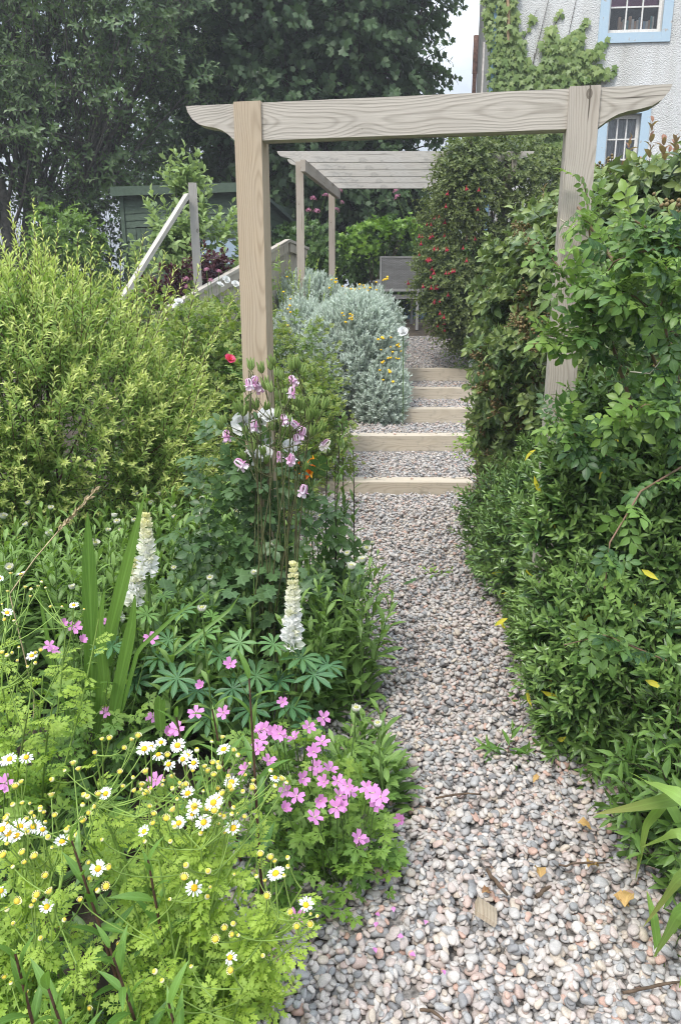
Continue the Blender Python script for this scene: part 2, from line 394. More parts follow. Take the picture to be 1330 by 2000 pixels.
def bm_obj(name, bm, mat, parent=None, loc=(0, 0, 0), rz=0.0, bevel=0.0, smooth=False, rot=None):
    if bevel: bmesh.ops.bevel(bm, geom=[e for e in bm.edges if e.is_boundary is False and len(e.link_faces) == 2 and e.calc_face_angle(0) > .5], offset=bevel, segments=2, affect='EDGES', profile=.6)
    bmesh.ops.recalc_face_normals(bm, faces=bm.faces)
    me = bpy.data.meshes.new(name); bm.to_mesh(me); bm.free()
    for m in (mat if isinstance(mat, list) else [mat]): me.materials.append(m)
    for p in me.polygons: p.use_smooth = smooth
    o = bpy.data.objects.new(name, me); COL.objects.link(o)
    if parent is not None: o.parent = parent
    o.location = [float(c) for c in loc]; o.rotation_euler = rot if rot else (0, 0, rz)
    ORG[o.name] = np.array(loc, float)
    return o
def box(bm, x0, x1, y0, y1, z0, z1, mi=0):
    v = [bm.verts.new(p) for p in ((x0, y0, z0), (x1, y0, z0), (x1, y1, z0), (x0, y1, z0), (x0, y0, z1), (x1, y0, z1), (x1, y1, z1), (x0, y1, z1))]
    for f in ((0, 3, 2, 1), (4, 5, 6, 7), (0, 1, 5, 4), (1, 2, 6, 5), (2, 3, 7, 6), (3, 0, 4, 7)):
        bm.faces.new([v[i] for i in f]).material_index = mi
def boxo(name, dims, mat, parent=None, loc=(0, 0, 0), rz=0.0, bevel=.004, rot=None):
    bm = bmesh.new(); box(bm, *dims); return bm_obj(name, bm, mat, parent, loc, rz, bevel, False, rot)
def prism(bm, pts, y0, y1, mi=0):
    """outline in local x-z swept from y0 to y1"""
    a = [bm.verts.new((x, y0, z)) for x, z in pts]; b = [bm.verts.new((x, y1, z)) for x, z in pts]; n = len(pts)
    bm.faces.new(a).material_index = mi; bm.faces.new(b[::-1]).material_index = mi
    for i in range(n): bm.faces.new((a[i], b[i], b[(i + 1) % n], a[(i + 1) % n])).material_index = mi

# ------------------------------------------------------------------ ground, gravel bed, pebbles
SOIL, t_, b_, o_ = mat_new("garden_soil")
tcx = nd(t_, "ShaderNodeTexCoord"); n1 = nd(t_, "ShaderNodeTexNoise"); n1.inputs['Scale'].default_value = 9; n1.inputs['Detail'].default_value = 8
t_.links.new(tcx.outputs['Object'], n1.inputs['Vector'])
t_.links.new(ramp(t_, n1.outputs['Fac'], [(.3, (.022, .016, .011)), (.55, (.05, .037, .025)), (.75, (.085, .066, .046))]), b_.inputs['Base Color'])
b_.inputs['Roughness'].default_value = .95
bp = nd(t_, "ShaderNodeBump"); bp.inputs['Distance'].default_value = .03; t_.links.new(n1.outputs['Fac'], bp.inputs['Height']); t_.links.new(bp.outputs[0], b_.inputs['Normal'])
gx = np.unique(np.round(np.concatenate([np.linspace(-300, -12, 14), np.linspace(-12, -3, 19), np.linspace(-3, 4, 71), np.linspace(4, 12, 17), np.linspace(12, 300, 14)]), 4))
gy = np.unique(np.round(np.concatenate([np.linspace(-60, -1, 8), np.linspace(-1, 13, 141), np.linspace(13, 30, 18), np.linspace(30, 600, 14)]), 4))
X, Y = np.meshgrid(gx, gy); Z = zg(X, Y)
def grid_mesh(mb, X, Y, Z):
    r, c = X.shape; i = np.arange(r * c).reshape(r, c)
    f = np.stack([i[:-1, :-1], i[:-1, 1:], i[1:, 1:], i[1:, :-1]], -1).reshape(-1, 4)
    mb.add(np.stack([X, Y, Z], -1).reshape(-1, 3), f)
mb = MB(); grid_mesh(mb, X, Y, Z)
tag(part("ground", mb, SOIL), kind='structure')

GBED = plain("gravel_bed_stone", (.20, .185, .17), .9, .6, 90, .6, .1)
def tread(y):      # top of the gravel bed
    return gz(y)
mb = MB()
yy = np.unique(np.concatenate([np.linspace(-1.5, 6.34, 60), np.array([6.36, 6.60]), np.linspace(6.62, 12.3, 60)]))
X = cx(yy)[:, None] + np.linspace(-HW, HW, 15)[None]; Y = np.repeat(yy[:, None], 15, 1); Z = gz(Y) - .018
grid_mesh(mb, X, Y, Z)
tag(part("gravel_path", mb, GBED), kind='structure')

PEB, t_, b_, o_ = mat_new("beach_pebble")
c = ramp(t_, attr(t_, 'rnd'), [(0, (.23, .235, .245)), (.06, (.31, .32, .33)), (.15, (.39, .395, .40)), (.26, (.46, .45, .44)), (.36, (.53, .50, .475)), (.46, (.46, .415, .395)), (.54, (.53, .505, .48)),
                                 (.62, (.50, .44, .415)), (.71, (.54, .48, .41)), (.78, (.57, .545, .52)), (.88, (.50, .395, .355)), (.935, (.52, .36, .30)), (.96, (.41, .42, .43)), (1, (.68, .66, .63))], 'CONSTANT')
tcx = nd(t_, "ShaderNodeTexCoord"); n1 = nd(t_, "ShaderNodeTexNoise"); n1.inputs['Scale'].default_value = 55; n1.inputs['Detail'].default_value = 7; n1.inputs['Roughness'].default_value = .65
t_.links.new(tcx.outputs['Object'], n1.inputs['Vector'])
n2 = nd(t_, "ShaderNodeTexNoise"); n2.inputs['Scale'].default_value = 420; n2.inputs['Detail'].default_value = 3; t_.links.new(tcx.outputs['Object'], n2.inputs['Vector'])
c = mixc(t_, .6, c, ramp(t_, n1.outputs['Fac'], [(.3, (.57, .53, .49)), (.7, (1.15, 1.06, .98))]), 'MULTIPLY')
c = mixc(t_, .5, c, ramp(t_, n2.outputs['Fac'], [(.35, (.7, .7, .7)), (.65, (1.2, 1.2, 1.2))]), 'MULTIPLY')
t_.links.new(c, b_.inputs['Base Color']); b_.inputs['Roughness'].default_value = .55; b_.inputs['Specular IOR Level'].default_value = .35

def ico(sub):
    bm = bmesh.new(); bmesh.ops.create_icosphere(bm, subdivisions=sub, radius=1); bm.verts.ensure_lookup_table()
    v = np.array([p.co[:] for p in bm.verts]); f = np.array([[p.index for p in q.verts] for q in bm.faces]); bm.free(); return v, f
ICO = {k: ico(k) for k in (2, 3)}
steps = [(6.37, -.03, .105, -.25, 1.17, "lowest wooden step with its right end showing beside the hebe hedge"),
         (7.56, .12, .315, -.02, 1.34, "second wooden step from the bottom with a dark gap under it"),
         (8.61, .25, .452, .22, 1.6, "third wooden step up with its left end under the low leafy plants"),
         (9.51, .42, .597, .4, 1.8, "fourth wooden step up at the foot of the silver mound"),
         (10.31, .58, .778, .5, 1.95, "topmost wooden step below the upper gravel")]
def pebbles():
    rng = np.random.default_rng(11)
    res = .004; x0, y0 = -.5, .7; nx, ny = int((2.35 - x0) / res), int((12.3 - y0) / res)
    hx = np.full((ny, nx), -.02, np.float32)
    yc = y0 + np.arange(ny) * res; base = gz(yc).astype(np.float32)
    out = {2: [], 3: []}
    spans = [(.75, 6.33, 4700), (6.58, 7.53, 2000), (7.77, 8.58, 1900), (8.82, 9.48, 1800), (9.72, 10.28, 1700), (10.52, 12.25, 1700)]
    for ya, yb, dens in spans:
        n = int(dens * (yb - ya) * 2 * HW * 1.25)
        py = rng.uniform(ya, yb, n); px = cx(py) + rng.uniform(-HW, HW, n)
        big = rng.random(n)
        a = np.exp(rng.normal(math.log(.0120), .25, n)) * np.where(big > .97, 1.35, 1); a = np.clip(a, .0065, .027)
        order = np.argsort(-a + rng.normal(0, .006, n)); 
        b = a * rng.uniform(.62, .95, n); cz = b * rng.uniform(.42, .74, n)
        th = rng.uniform(0, np.pi, n)
        for i in order:
            r = a[i]; k = int(r / res) + 1
            ix, iy = int((px[i] - x0) / res), int((py[i] - y0) / res)
            i0, i1, j0, j1 = iy - k, iy + k + 1, ix - k, ix + k + 1
            if i0 < 0 or j0 < 0 or i1 > ny or j1 > nx: continue
            gyy, gxx = np.mgrid[i0:i1, j0:j1]; dx = x0 + gxx * res - px[i]; dy = y0 + gyy * res - py[i]
            ct, st = math.cos(th[i]), math.sin(th[i]); u = (dx * ct + dy * st) / a[i]; w = (-dx * st + dy * ct) / b[i]
            q = u * u + w * w; ins = q < 1
            H = hx[i0:i1, j0:j1]
            if ins.sum() < 2: continue
            core = H[q < .5] if (q < .5).sum() > 1 else H[ins]
            zb = float(np.percentile(core, 62))
            if zb > .030: continue
            # lean with the local slope
            gu = float((u[ins] * (H[ins] - H[ins].mean())).sum() / max(1e-6, (u[ins] ** 2).sum())) / a[i]
            gw = float((w[ins] * (H[ins] - H[ins].mean())).sum() / max(1e-6, (w[ins] ** 2).sum())) / b[i]
            gu = np.clip(gu, -.8, .8); gw = np.clip(gw, -.8, .8)
            zc = zb + cz[i] * .82
            top = zc + cz[i] * np.sqrt(np.maximum(0, 1 - q)) + (u * a[i] * gu + w * b[i] * gw) * .8
            H[ins] = np.maximum(H[ins], top[ins])
            out[3 if (py[i] < 2.5 and zb > -.012) else 2].append((px[i], py[i], float(gz(py[i])) + zc, a[i], b[i], cz[i], th[i], gu * .6, gw * .6))
    for (sy, s0, s1, sa, sb, lab) in steps:      # a few kicked up on to the steps
        for _ in range(16):
            a_ = rng.uniform(.008, .015); out[2].append((rng.uniform(sa, sb), sy + .215 - abs(rng.normal(0, .05)), s1 + a_ * .55, a_, a_ * .8, a_ * .6, rng.uniform(0, 3.1), 0, 0))
    mb = MB()
    for k, lst in out.items():
        A = np.array(lst); n = len(A); v, f = ICO[k]
        ct, st = np.cos(A[:, 6]), np.sin(A[:, 6]); z = np.zeros(n)
        ex = np.stack([ct, st, A[:, 7]], -1); ey = np.stack([-st, ct, A[:, 8]], -1); ex = unit(ex); ey = unit(ey); ez = unit(np.cross(ex, ey))
        Rm = np.stack([ex, ey, ez], -1)
        V = v[None] + np.zeros((n, 1, 1))
        # each pebble has its own flats and swellings
        ph = rng.uniform(0, 6.28, (n, 6)); am = rng.uniform(.03, .13, (n, 3)); 
        s = 1 + am[:, 0:1] * np.sin(V[..., 0] * 2.2 + ph[:, 0:1]) * np.cos(V[..., 1] * 1.8 + ph[:, 1:2]) + am[:, 1:2] * np.sin(V[..., 1] * 2.6 + ph[:, 2:3]) + am[:, 2:3] * np.sin(V[..., 0] * 3.1 + V[..., 2] * 2 + ph[:, 3:4])
        pw = rng.uniform(.75, 1.05, (n, 1, 1)); V = np.sign(V) * np.abs(V) ** pw * s[..., None]
        inst_v = np.einsum('nij,nkj->nki', Rm, V * A[:, None, 3:6]) + A[:, None, 0:3]
        kk = len(v); F = (f[None] + (np.arange(n) * kk)[:, None, None]).reshape(-1, 3)
        mb.add(inst_v.reshape(-1, 3), F, None, np.repeat(rng.random(n), kk))
    o = part("pebble_gravel", mb, PEB); tag(o, "rounded grey pink and cream beach pebbles covering the path and step treads", "gravel", kind='stuff')
pebbles()

# ------------------------------------------------------------------ sleeper steps
for i, (y, z0, z1, xa, xb, lab) in enumerate(steps):
    o = boxo("timber_step", (-(xb - xa) / 2, (xb - xa) / 2, 0, .215, z0 - z0, z1 - z0), W_SLEEP, None, ((xa + xb) / 2, y, z0), R([-.8, .5, -.4, .3, -.3][i]), .008)
    tag(o, lab, "step", "timber sleeper steps up the gravel path")

# ------------------------------------------------------------------ the arch in front
LP_ = np.array([-.338, 3.10]); RP_ = np.array([.852, 2.90]); AY = math.atan2(RP_[1] - LP_[1], RP_[0] - LP_[0]); AL = float(np.linalg.norm(RP_ - LP_))
arch = thing("garden_arch", "pale timber garden arch of two square posts and a curved ended crossbeam over the path", "arch", (*LP_, 0))
arch.rotation_euler = (0, 0, AY)
TOPZ = 2.335
for x, dx in ((0, .0), (AL, .0)):
    boxo("post", (-.052, .052, -.052, .052, -.06, TOPZ), W_POST if x == 0 else wood("larch_post_pale", (.49, .43, .36), (.27, .225, .175), (.44, .41, .365), 2, .8, .6, seed=4.4), arch, (x, 0, 0), 0, .005)
H = .128; lo_, lr = .19, .235
def ogee(L): return [(0, .0), (.03, .16), (.12, .36), (.25, .50), (.42, .57), (.58, .61), (.72, .68), (.84, .79), (.93, .91), (1, 1)]
pts = [(-.052 - lo_ * (1 - u), TOPZ - .004 - H * w) for u, w in ogee(1)] + [(AL + .052 + lr * (1 - u), TOPZ - .004 - H * w) for u, w in ogee(1)[::-1]]
bm = bmesh.new(); prism(bm, pts, -.040, .022)
bm_obj("crossbeam", bm, W_BEAM, arch, (0, 0, 0), 0, .003)

# ------------------------------------------------------------------ the pergola behind
def far_pergola():
    a = P(585, 300, 10.2); zt = float(a[2]); x0 = float(a[0]) ; y0, y1 = 10.2, 12.35
    t = thing("timber_pergola", "open timber pergola with five rafters on square posts behind the silver mounds", "pergola", (x0, y0, float(zg(x0, y0))))
    b0 = np.array([x0, y0, float(zg(x0, y0))]); h = zt - b0[2]
    b = P(648, 372, y1); dx1 = float(b[0]) - x0
    for x, y in ((0, 0), (dx1, y1 - y0), (2.62, 0), (2.62 + dx1, y1 - y0)):
        boxo("post", (-.048, .048, -.048, .048, -.1, h - .10 if True else 0), W_FARP, t, (x, y, 0), 0, .004)
    ang = math.atan2(-dx1, y1 - y0)
    for x in (0.0, 2.62):
        boxo("purlin", (-.03, .03, -.2, math.hypot(dx1, y1 - y0) + .1, h - .24, h - .104), W_FARY, t, (x + .085, 0, 0), ang, .003)
    for k in range(5):
        f = k / 4; y = -.02 + f * (y1 - y0); x = dx1 * f
        bm = bmesh.new(); Lr = 2.72; hh = .125; e = .28
        og = ogee(1)
        pts = [(-e + e * .8 * u, -hh * w) for u, w in og] + [(Lr + .2 - e * .8 * u + e * .1, -hh * w) for u, w in og[::-1]]
        prism(bm, pts, -.022, .022)
        bm_obj("rafter", bm, W_FAR, t, (x, y, h + .02), 0, .003)
far_pergola()

# ------------------------------------------------------------------ the house
HARL, t_, b_, o_ = mat_new("white_harling")
tcx = nd(t_, "ShaderNodeTexCoord"); n1 = nd(t_, "ShaderNodeTexNoise"); n1.inputs['Scale'].default_value = 48; n1.inputs['Detail'].default_value = 6; n1.inputs['Roughness'].default_value = .6
n2 = nd(t_, "ShaderNodeTexNoise"); n2.inputs['Scale'].default_value = .9; n2.inputs['Detail'].default_value = 5
v1 = nd(t_, "ShaderNodeTexVoronoi"); v1.inputs['Scale'].default_value = 62
for n in (n1, n2, v1): t_.links.new(tcx.outputs['Object'], n.inputs['Vector'])
c = ramp(t_, n2.outputs['Fac'], [(.3, (.62, .62, .60)), (.6, (.76, .76, .75))])
mps = nd(t_, "ShaderNodeMapping"); mps.inputs['Scale'].default_value = (2.2, 2.2, .22); n3 = nd(t_, "ShaderNodeTexNoise"); n3.inputs['Scale'].default_value = 1.6; n3.inputs['Detail'].default_value = 6
t_.links.new(tcx.outputs['Object'], mps.inputs[0]); t_.links.new(mps.outputs[0], n3.inputs['Vector']); c = mixc(t_, 1.0, c, ramp(t_, n3.outputs['Fac'], [(.35, (1, 1, 1)), (.52, (.97, .965, .95)), (.72, (.80, .78, .74))]), 'MULTIPLY')
t_.links.new(c, b_.inputs['Base Color']); b_.inputs['Roughness'].default_value = .85
bp = nd(t_, "ShaderNodeBump"); bp.inputs['Strength'].default_value = .75; bp.inputs['Distance'].default_value = .03
t_.links.new(math_(t_, 'SUBTRACT', n1.outputs['Fac'], math_(t_, 'MULTIPLY', v1.outputs['Distance'], .5)), bp.inputs['Height']); t_.links.new(bp.outputs[0], b_.inputs['Normal'])
GREYR = plain("grey_render", (.42, .42, .40), .9, .2, 9, .5)
SLATE = plain("roof_slate", (.10, .105, .115), .7, .3, 6, .4)
BLUE, t_, b_, o_ = mat_new("flaking_blue_paint")
tcx = nd(t_, "ShaderNodeTexCoord"); n1 = nd(t_, "ShaderNodeTexNoise"); n1.inputs['Scale'].default_value = 9; n1.inputs['Detail'].default_value = 9; n1.inputs['Roughness'].default_value = .7
t_.links.new(tcx.outputs['Object'], n1.inputs['Vector'])
t_.links.new(ramp(t_, n1.outputs['Fac'], [(.0, (.54, .64, .70)), (.5, (.42, .55, .65)), (.615, (.46, .59, .68)), (.64, (.36, .33, .30)), (.7, (.55, .52, .5))]), b_.inputs['Base Color']); b_.inputs['Roughness'].default_value = .6
PIPE = plain("pipe_blue", (.20, .33, .44), .5, .2, 6)
WHITEP = plain("sash_white", (.74, .72, .68), .5, .12, 30)
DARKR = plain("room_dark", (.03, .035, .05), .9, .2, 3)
PURPLE = plain("purple_blind", (.20, .055, .13), .8, .2, 4)
CURT = plain("net_curtain", (.34, .36, .38), .9, .15, 14)
RUST = plain("rust_iron", (.075, .04, .03), .8, .5, 25, .4, col2=(.16, .085, .06))
GLASS, t_, b_, o_ = mat_new("window_glass")
gl = nd(t_, "ShaderNodeBsdfGlossy"); gl.inputs['Roughness'].default_value = .03; tp = nd(t_, "ShaderNodeBsdfTransparent"); fr = nd(t_, "ShaderNodeFresnel"); fr.inputs['IOR'].default_value = 1.5
ms = nd(t_, "ShaderNodeMixShader"); t_.links.new(fr.outputs[0], ms.inputs[0]); t_.links.new(tp.outputs[0], ms.inputs[1]); t_.links.new(gl.outputs[0], ms.inputs[2]); t_.links.new(ms.outputs[0], o_.inputs[0])

HC = P(957, 100, 15.0); HYAW = R(-4.7)
hx_, hy_ = float(HC[0]), 15.0; hz = float(zg(hx_, hy_)) - .1
house = thing("white_house", "white rough rendered house with pale blue window surrounds at the back right", "house", (hx_, hy_, hz)); house.rotation_euler = (0, 0, HYAW)
hm = Matrix.Translation((hx_, hy_, hz)) @ Matrix.Rotation(HYAW, 4, 'Z'); hmi = hm.inverted()
def on_wall(px, py, off=0.0):
    """where the sight line through a pixel meets the front wall: local (x, z)"""
    o = hmi @ Vector(EYE); d = (hmi.to_3x3() @ Vector(ray(px, py))); k = (off - o.y) / d.y; p = o + d * k; return p.x, p.z
HWID, HTOP, HDEP = 9.0, 8.4, 2.7
ux0, uz0 = on_wall(1185, 66); ux1, _ = on_wall(1290, 66); lx0, lz0 = on_wall(1180, 300); lx1, lz1 = on_wall(1252, 222)
wins = [(ux0, ux1, uz0, uz0 + 1.55), (lx0, lx1, lz1 - 1.5, lz1)]
bm = bmesh.new()
xs = sorted({0, HWID, *[w[0] for w in wins], *[w[1] for w in wins]}); zs = sorted({0, HTOP, *[w[2] for w in wins], *[w[3] for w in wins]})
for i in range(len(xs) - 1):
    for j in range(len(zs) - 1):
        mxx, mz = (xs[i] + xs[i + 1]) / 2, (zs[j] + zs[j + 1]) / 2
        if any(a < mxx < b and c_ < mz < d for a, b, c_, d in wins): continue
        f = [bm.verts.new((x, 0, z)) for x, z in ((xs[i], zs[j]), (xs[i + 1], zs[j]), (xs[i + 1], zs[j + 1]), (xs[i], zs[j + 1]))]; bm.faces.new(f)
for a, b, c_, d in wins:
    for q in (((a, c_), (a, d)), ((b, c_), (b, d)), ((a, c_), (b, c_)), ((a, d), (b, d))):
        bm.faces.new([bm.verts.new((q[0][0], 0, q[0][1])), bm.verts.new((q[1][0], 0, q[1][1])), bm.verts.new((q[1][0], .25, q[1][1])), bm.verts.new((q[0][0], .25, q[0][1]))])
bmesh.ops.remove_doubles(bm, verts=bm.verts, dist=.0005)
for q in (((HWID, 0), (HWID, HDEP)), ((HWID, HDEP), (0, HDEP))):
    bm.faces.new([bm.verts.new((*q[0], 0)), bm.verts.new((*q[1], 0)), bm.verts.new((*q[1], HTOP)), bm.verts.new((*q[0], HTOP))])
w = bm_obj("wall", bm, HARL, house)
bm = bmesh.new(); bm.faces.new([bm.verts.new(p) for p in ((0, .004, 0), (0, HDEP, 0), (0, HDEP, HTOP), (0, HDEP / 2, HTOP + 1.5), (0, .004, HTOP))])
bm_obj("gable", bm, GREYR, house)
bm = bmesh.new(); prism(bm, [(-.25, HTOP + .0), (HDEP / 2, HTOP + 1.62), (HDEP + .25, HTOP), (HDEP + .25, HTOP - .1), (HDEP / 2, HTOP + 1.5), (-.25, HTOP - .1)], -.1, HWID + .1)
o = bm_obj("roof", bm, SLATE, house); o.data.transform(Matrix.Rotation(R(90), 4, 'Z')); o.data.transform(Matrix.Scale(-1, 4, (1, 0, 0))); o.data.flip_normals()
for k, (a, b, c_, d) in enumerate(wins):
    s = .155
    bm = bmesh.new(); z2 = d + s
    box(bm, a - s, a, -.03, .06, c_ - s, z2); box(bm, b, b + s, -.03, .06, c_ - s, z2); box(bm, a + .001, b - .001, -.028, .058, c_ - s + .001, c_); box(bm, a + .001, b - .001, -.028, .058, d, z2 - .001)
    wf = bm_obj("window", bm, BLUE, house, bevel=.006)
    nr = 4; bw = .05; 
    bm = bmesh.new(); y0_, y1_ = .10, .15
    box(bm, a + .002, a + bw, y0_, y1_, c_ + .002, d - .002); box(bm, b - bw, b - .002, y0_, y1_, c_ + .002, d - .002)
    box(bm, a + bw, b - bw, y0_ + .002, y1_ - .002, c_ + .003, c_ + .085); box(bm, a + bw, b - bw, y0_ + .002, y1_ - .002, d - .06, d - .003)
    xs_ = np.linspace(a + bw, b - bw, 4); zs_ = np.linspace(c_ + .085, d - .06, nr + 1)
    for x in xs_[1:-1]: box(bm, x - .012, x + .012, y0_ + .008, y1_ - .01, c_ + .086, d - .061)
    for z in zs_[1:-1]: box(bm, a + bw + .001, b - bw - .001, y0_ + .010, y1_ - .012, z - .012, z + .012)
    bm_obj("sash", bm, WHITEP, wf, bevel=.003)
    bm = bmesh.new(); box(bm, a + .003, b - .003, .128, .132, c_ + .004, d - .004); bm_obj("pane", bm, GLASS, wf)
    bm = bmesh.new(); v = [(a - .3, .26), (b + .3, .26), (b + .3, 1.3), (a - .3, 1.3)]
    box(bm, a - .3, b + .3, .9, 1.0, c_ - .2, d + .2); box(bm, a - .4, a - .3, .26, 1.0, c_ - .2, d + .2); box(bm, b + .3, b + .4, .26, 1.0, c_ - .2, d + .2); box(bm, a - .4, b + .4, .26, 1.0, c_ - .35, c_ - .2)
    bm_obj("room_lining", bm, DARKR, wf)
    if k == 0:
        zb = zs_[1] + .02
        bm = bmesh.new(); box(bm, a + .01, b - .01, .19, .2, zb, d - .01); bm_obj("blind", bm, PURPLE, wf)
        bm = bmesh.new(); box(bm, a - .2, b + .2, .16, .26 - .004, c_ + .02, c_ + .06); bm_obj("sill_board", bm, WHITEP, wf)
        cols = [(.6, .58, .52), (.16, .3, .3), (.62, .58, .52), (.46, .3, .2), (.7, .69, .66), (.6, .52, .42), (.3, .4, .5)]
        bms = [plain("book_cover", cc, .6, .1, 10) for cc in cols]
        rng = np.random.default_rng(5); x = a + .22; n = 0
        desc = ["pale", "green", "cream", "brown", "white", "buff", "blue"]
        while x < b - .09:
            wd = rng.uniform(.022, .045); hh = rng.uniform(.17, .27); ci = int(rng.integers(0, 7))
            p = hm @ Vector((x + wd / 2, .215, c_ + .062))
            bm = bmesh.new(); box(bm, -wd / 2, wd / 2, -.03, .03, 0, hh)
            o = bm_obj("book", bm, bms[ci], None, p, HYAW, .003)
            tag(o, "thin upright book in the row standing on the upper window sill of the white house", "book", "books on the upper window sill"); x += wd + .004; n += 1
    else:
        for xa, xb in ((a + .02, a + .30), (b - .30, b - .02)):
            bm = bmesh.new(); n = 13
            for i in range(n):
                u0, u1 = xa + (xb - xa) * i / n, xa + (xb - xa) * (i + 1) / n; q0, q1 = .2 + .02 * (i % 2), .2 + .02 * ((i + 1) % 2)
                bm.faces.new([bm.verts.new((u0, q0, c_ + .01)), bm.verts.new((u1, q1, c_ + .01)), bm.verts.new((u1, q1, d - .01)), bm.verts.new((u0, q0, d - .01))])
            bm_obj("curtain", bm, CURT, wf)
# blue downpipe at the corner, rusty flue with a thin pipe beside it
mb = MB(); tubes(mb, [[(.05, -.07, .2), (.05, -.07, 4), (.05, -.07, HTOP)]], [.055, .055, .055], 10)
me = mb.mesh("downpipe", PIPE); o = bpy.data.objects.new("downpipe", me); COL.objects.link(o); o.parent = house
fl = P(925, 180, 14.4); fz = float(zg(fl[0], 14.4)); ft = float(P(925, 70, 14.4)[2])
flue = thing("rusty_flue", "rusty iron flue pipe standing beside the house corner", "pipe", (fl[0], 14.4, fz))
mb = MB(); tubes(mb, [[(fl[0], 14.4, fz), (fl[0], 14.4, fz + 2), (fl[0], 14.4, ft - .55)]], [.036] * 3, 12); tubes(mb, [[(fl[0], 14.4, ft - .58), (fl[0], 14.4, ft - .3), (fl[0], 14.4, ft)]], [.044] * 3, 12, cap=True); part("pipe", mb, RUST, flue)
mb = MB(); tubes(mb, [[(fl[0] + .14, 14.4, fz), (fl[0] + .14, 14.4, fz + 2), (fl[0] + .14, 14.4, ft - .1)]], [.018] * 3, 8, cap=True); part("thin_pipe", mb, plain("pale_pipe", (.36, .33, .3), .6), flue)

# ------------------------------------------------------------------ green shed
SHED = plain("green_shed_paint", (.064, .094, .064), .65, .18, 18, .3)
SHEDF = plain("shed_felt", (.078, .102, .086), .8, .2, 12)
def boards(bm, x0, x1, z0, z1, y, h=.115, lean=.012):
    z = z0
    while z < z1 - .01:
        e = min(z + h, z1)
        v = [bm.verts.new(p) for p in ((x0, y - lean, z), (x1, y - lean, z), (x1, y, e), (x0, y, e))]; bm.faces.new(v)
        v = [bm.verts.new(p) for p in ((x0, y, z), (x1, y, z), (x1, y - lean, z), (x0, y - lean, z))]; bm.faces.new(v); z = e
def green_shed():
    Yd = 13.8; a = P(240, 400, Yd); b = P(498, 400, Yd); W = float(b[0] - a[0]); x0 = float(a[0]); zb = float(zg(x0, Yd)); top = float(P(300, 378, Yd)[2]) - zb
    t = thing("green_shed", "dark green boarded garden shed with a plank door behind the broad leaved shrub", "shed", (x0, Yd, zb)); t.rotation_euler = (0, 0, R(-12))
    D = 2.9; fz = -.55
    dx0, dx1 = .22, .80; wx0, wx1 = W - .95, W - .12; wz0, wz1 = .95, 1.45
    bm = bmesh.new()
    boards(bm, 0, dx0, 0, top, 0); boards(bm, dx0, dx1, 1.62, top, 0); boards(bm, dx1, wx0, 0, top, 0); boards(bm, wx0, wx1, 0, wz0, 0); boards(bm, wx0, wx1, wz1, top, 0); boards(bm, wx1, W, 0, top, 0)
    bm_obj("front_wall", bm, SHED, t)
    bm = bmesh.new(); boards(bm, 0, D, 0, top - .02, 0); o = bm_obj("side_wall", bm, SHED, t, (W, 0, 0), R(90))
    bm = bmesh.new(); boards(bm, 0, D, 0, top - .02, 0); o = bm_obj("side_wall", bm, SHED, t, (0, D, 0), R(-90))
    bm = bmesh.new(); box(bm, 0, W, D - .02, D, 0, top - .4); bm_obj("back_wall", bm, SHED, t)
    for x in (0, W): boxo("corner_trim", (x - .035, x + .035, -.035, .03, 0, top), SHED, t, (0, 0, 0), 0, .003)
    bm = bmesh.new(); prism(bm, [(-.14, top + .09), (D + .12, top - .3), (D + .12, top - .36), (-.14, top + .03)], -.12, W + .12)
    bm.transform(Matrix(((0, 1, 0, 0), (1, 0, 0, 0), (0, 0, 1, 0), (0, 0, 0, 1)))); bm_obj("roof", bm, SHEDF, t, bevel=.004)
    boxo("fascia", (-.13, W + .13, -.165, -.142, top - .06, top + .085), SHED, t, (0, 0, 0), 0, .003)
    bm = bmesh.new(); n = 6
    for i in range(n): box(bm, dx0 + .02 + (dx1 - dx0 - .04) * i / n + .003, dx0 + .02 + (dx1 - dx0 - .04) * (i + 1) / n - .003, -.03, .0, .02, 1.6)
    d = bm_obj("door", bm, SHED, t, bevel=.003)
    bm = bmesh.new(); box(bm, dx0 + .07, dx0 + .10, -.06, -.031, .72, .92); bm_obj("handle", bm, plain("handle_iron", (.05, .05, .05), .5), d, bevel=.006)
    bm = bmesh.new(); box(bm, wx0, wx1, -.02, .02, wz0, wz0 + .04); box(bm, wx0, wx1, -.02, .02, wz1 - .04, wz1); box(bm, wx0, wx0 + .04, -.018, .02, wz0 + .04, wz1 - .04); box(bm, wx1 - .04, wx1, -.018, .02, wz0 + .04, wz1 - .04)
    wn = bm_obj("window", bm, SHED, t)
    bm = bmesh.new(); box(bm, wx0 + .04, wx1 - .04, .0, .006, wz0 + .04, wz1 - .04)
    m, t2, b2, o2 = mat_new("shed_glass"); b2.inputs['Base Color'].default_value = (.30, .38, .46, 1); b2.inputs['Roughness'].default_value = .08; b2.inputs['Specular IOR Level'].default_value = .8
    bm_obj("pane", bm, m, wn)
green_shed()

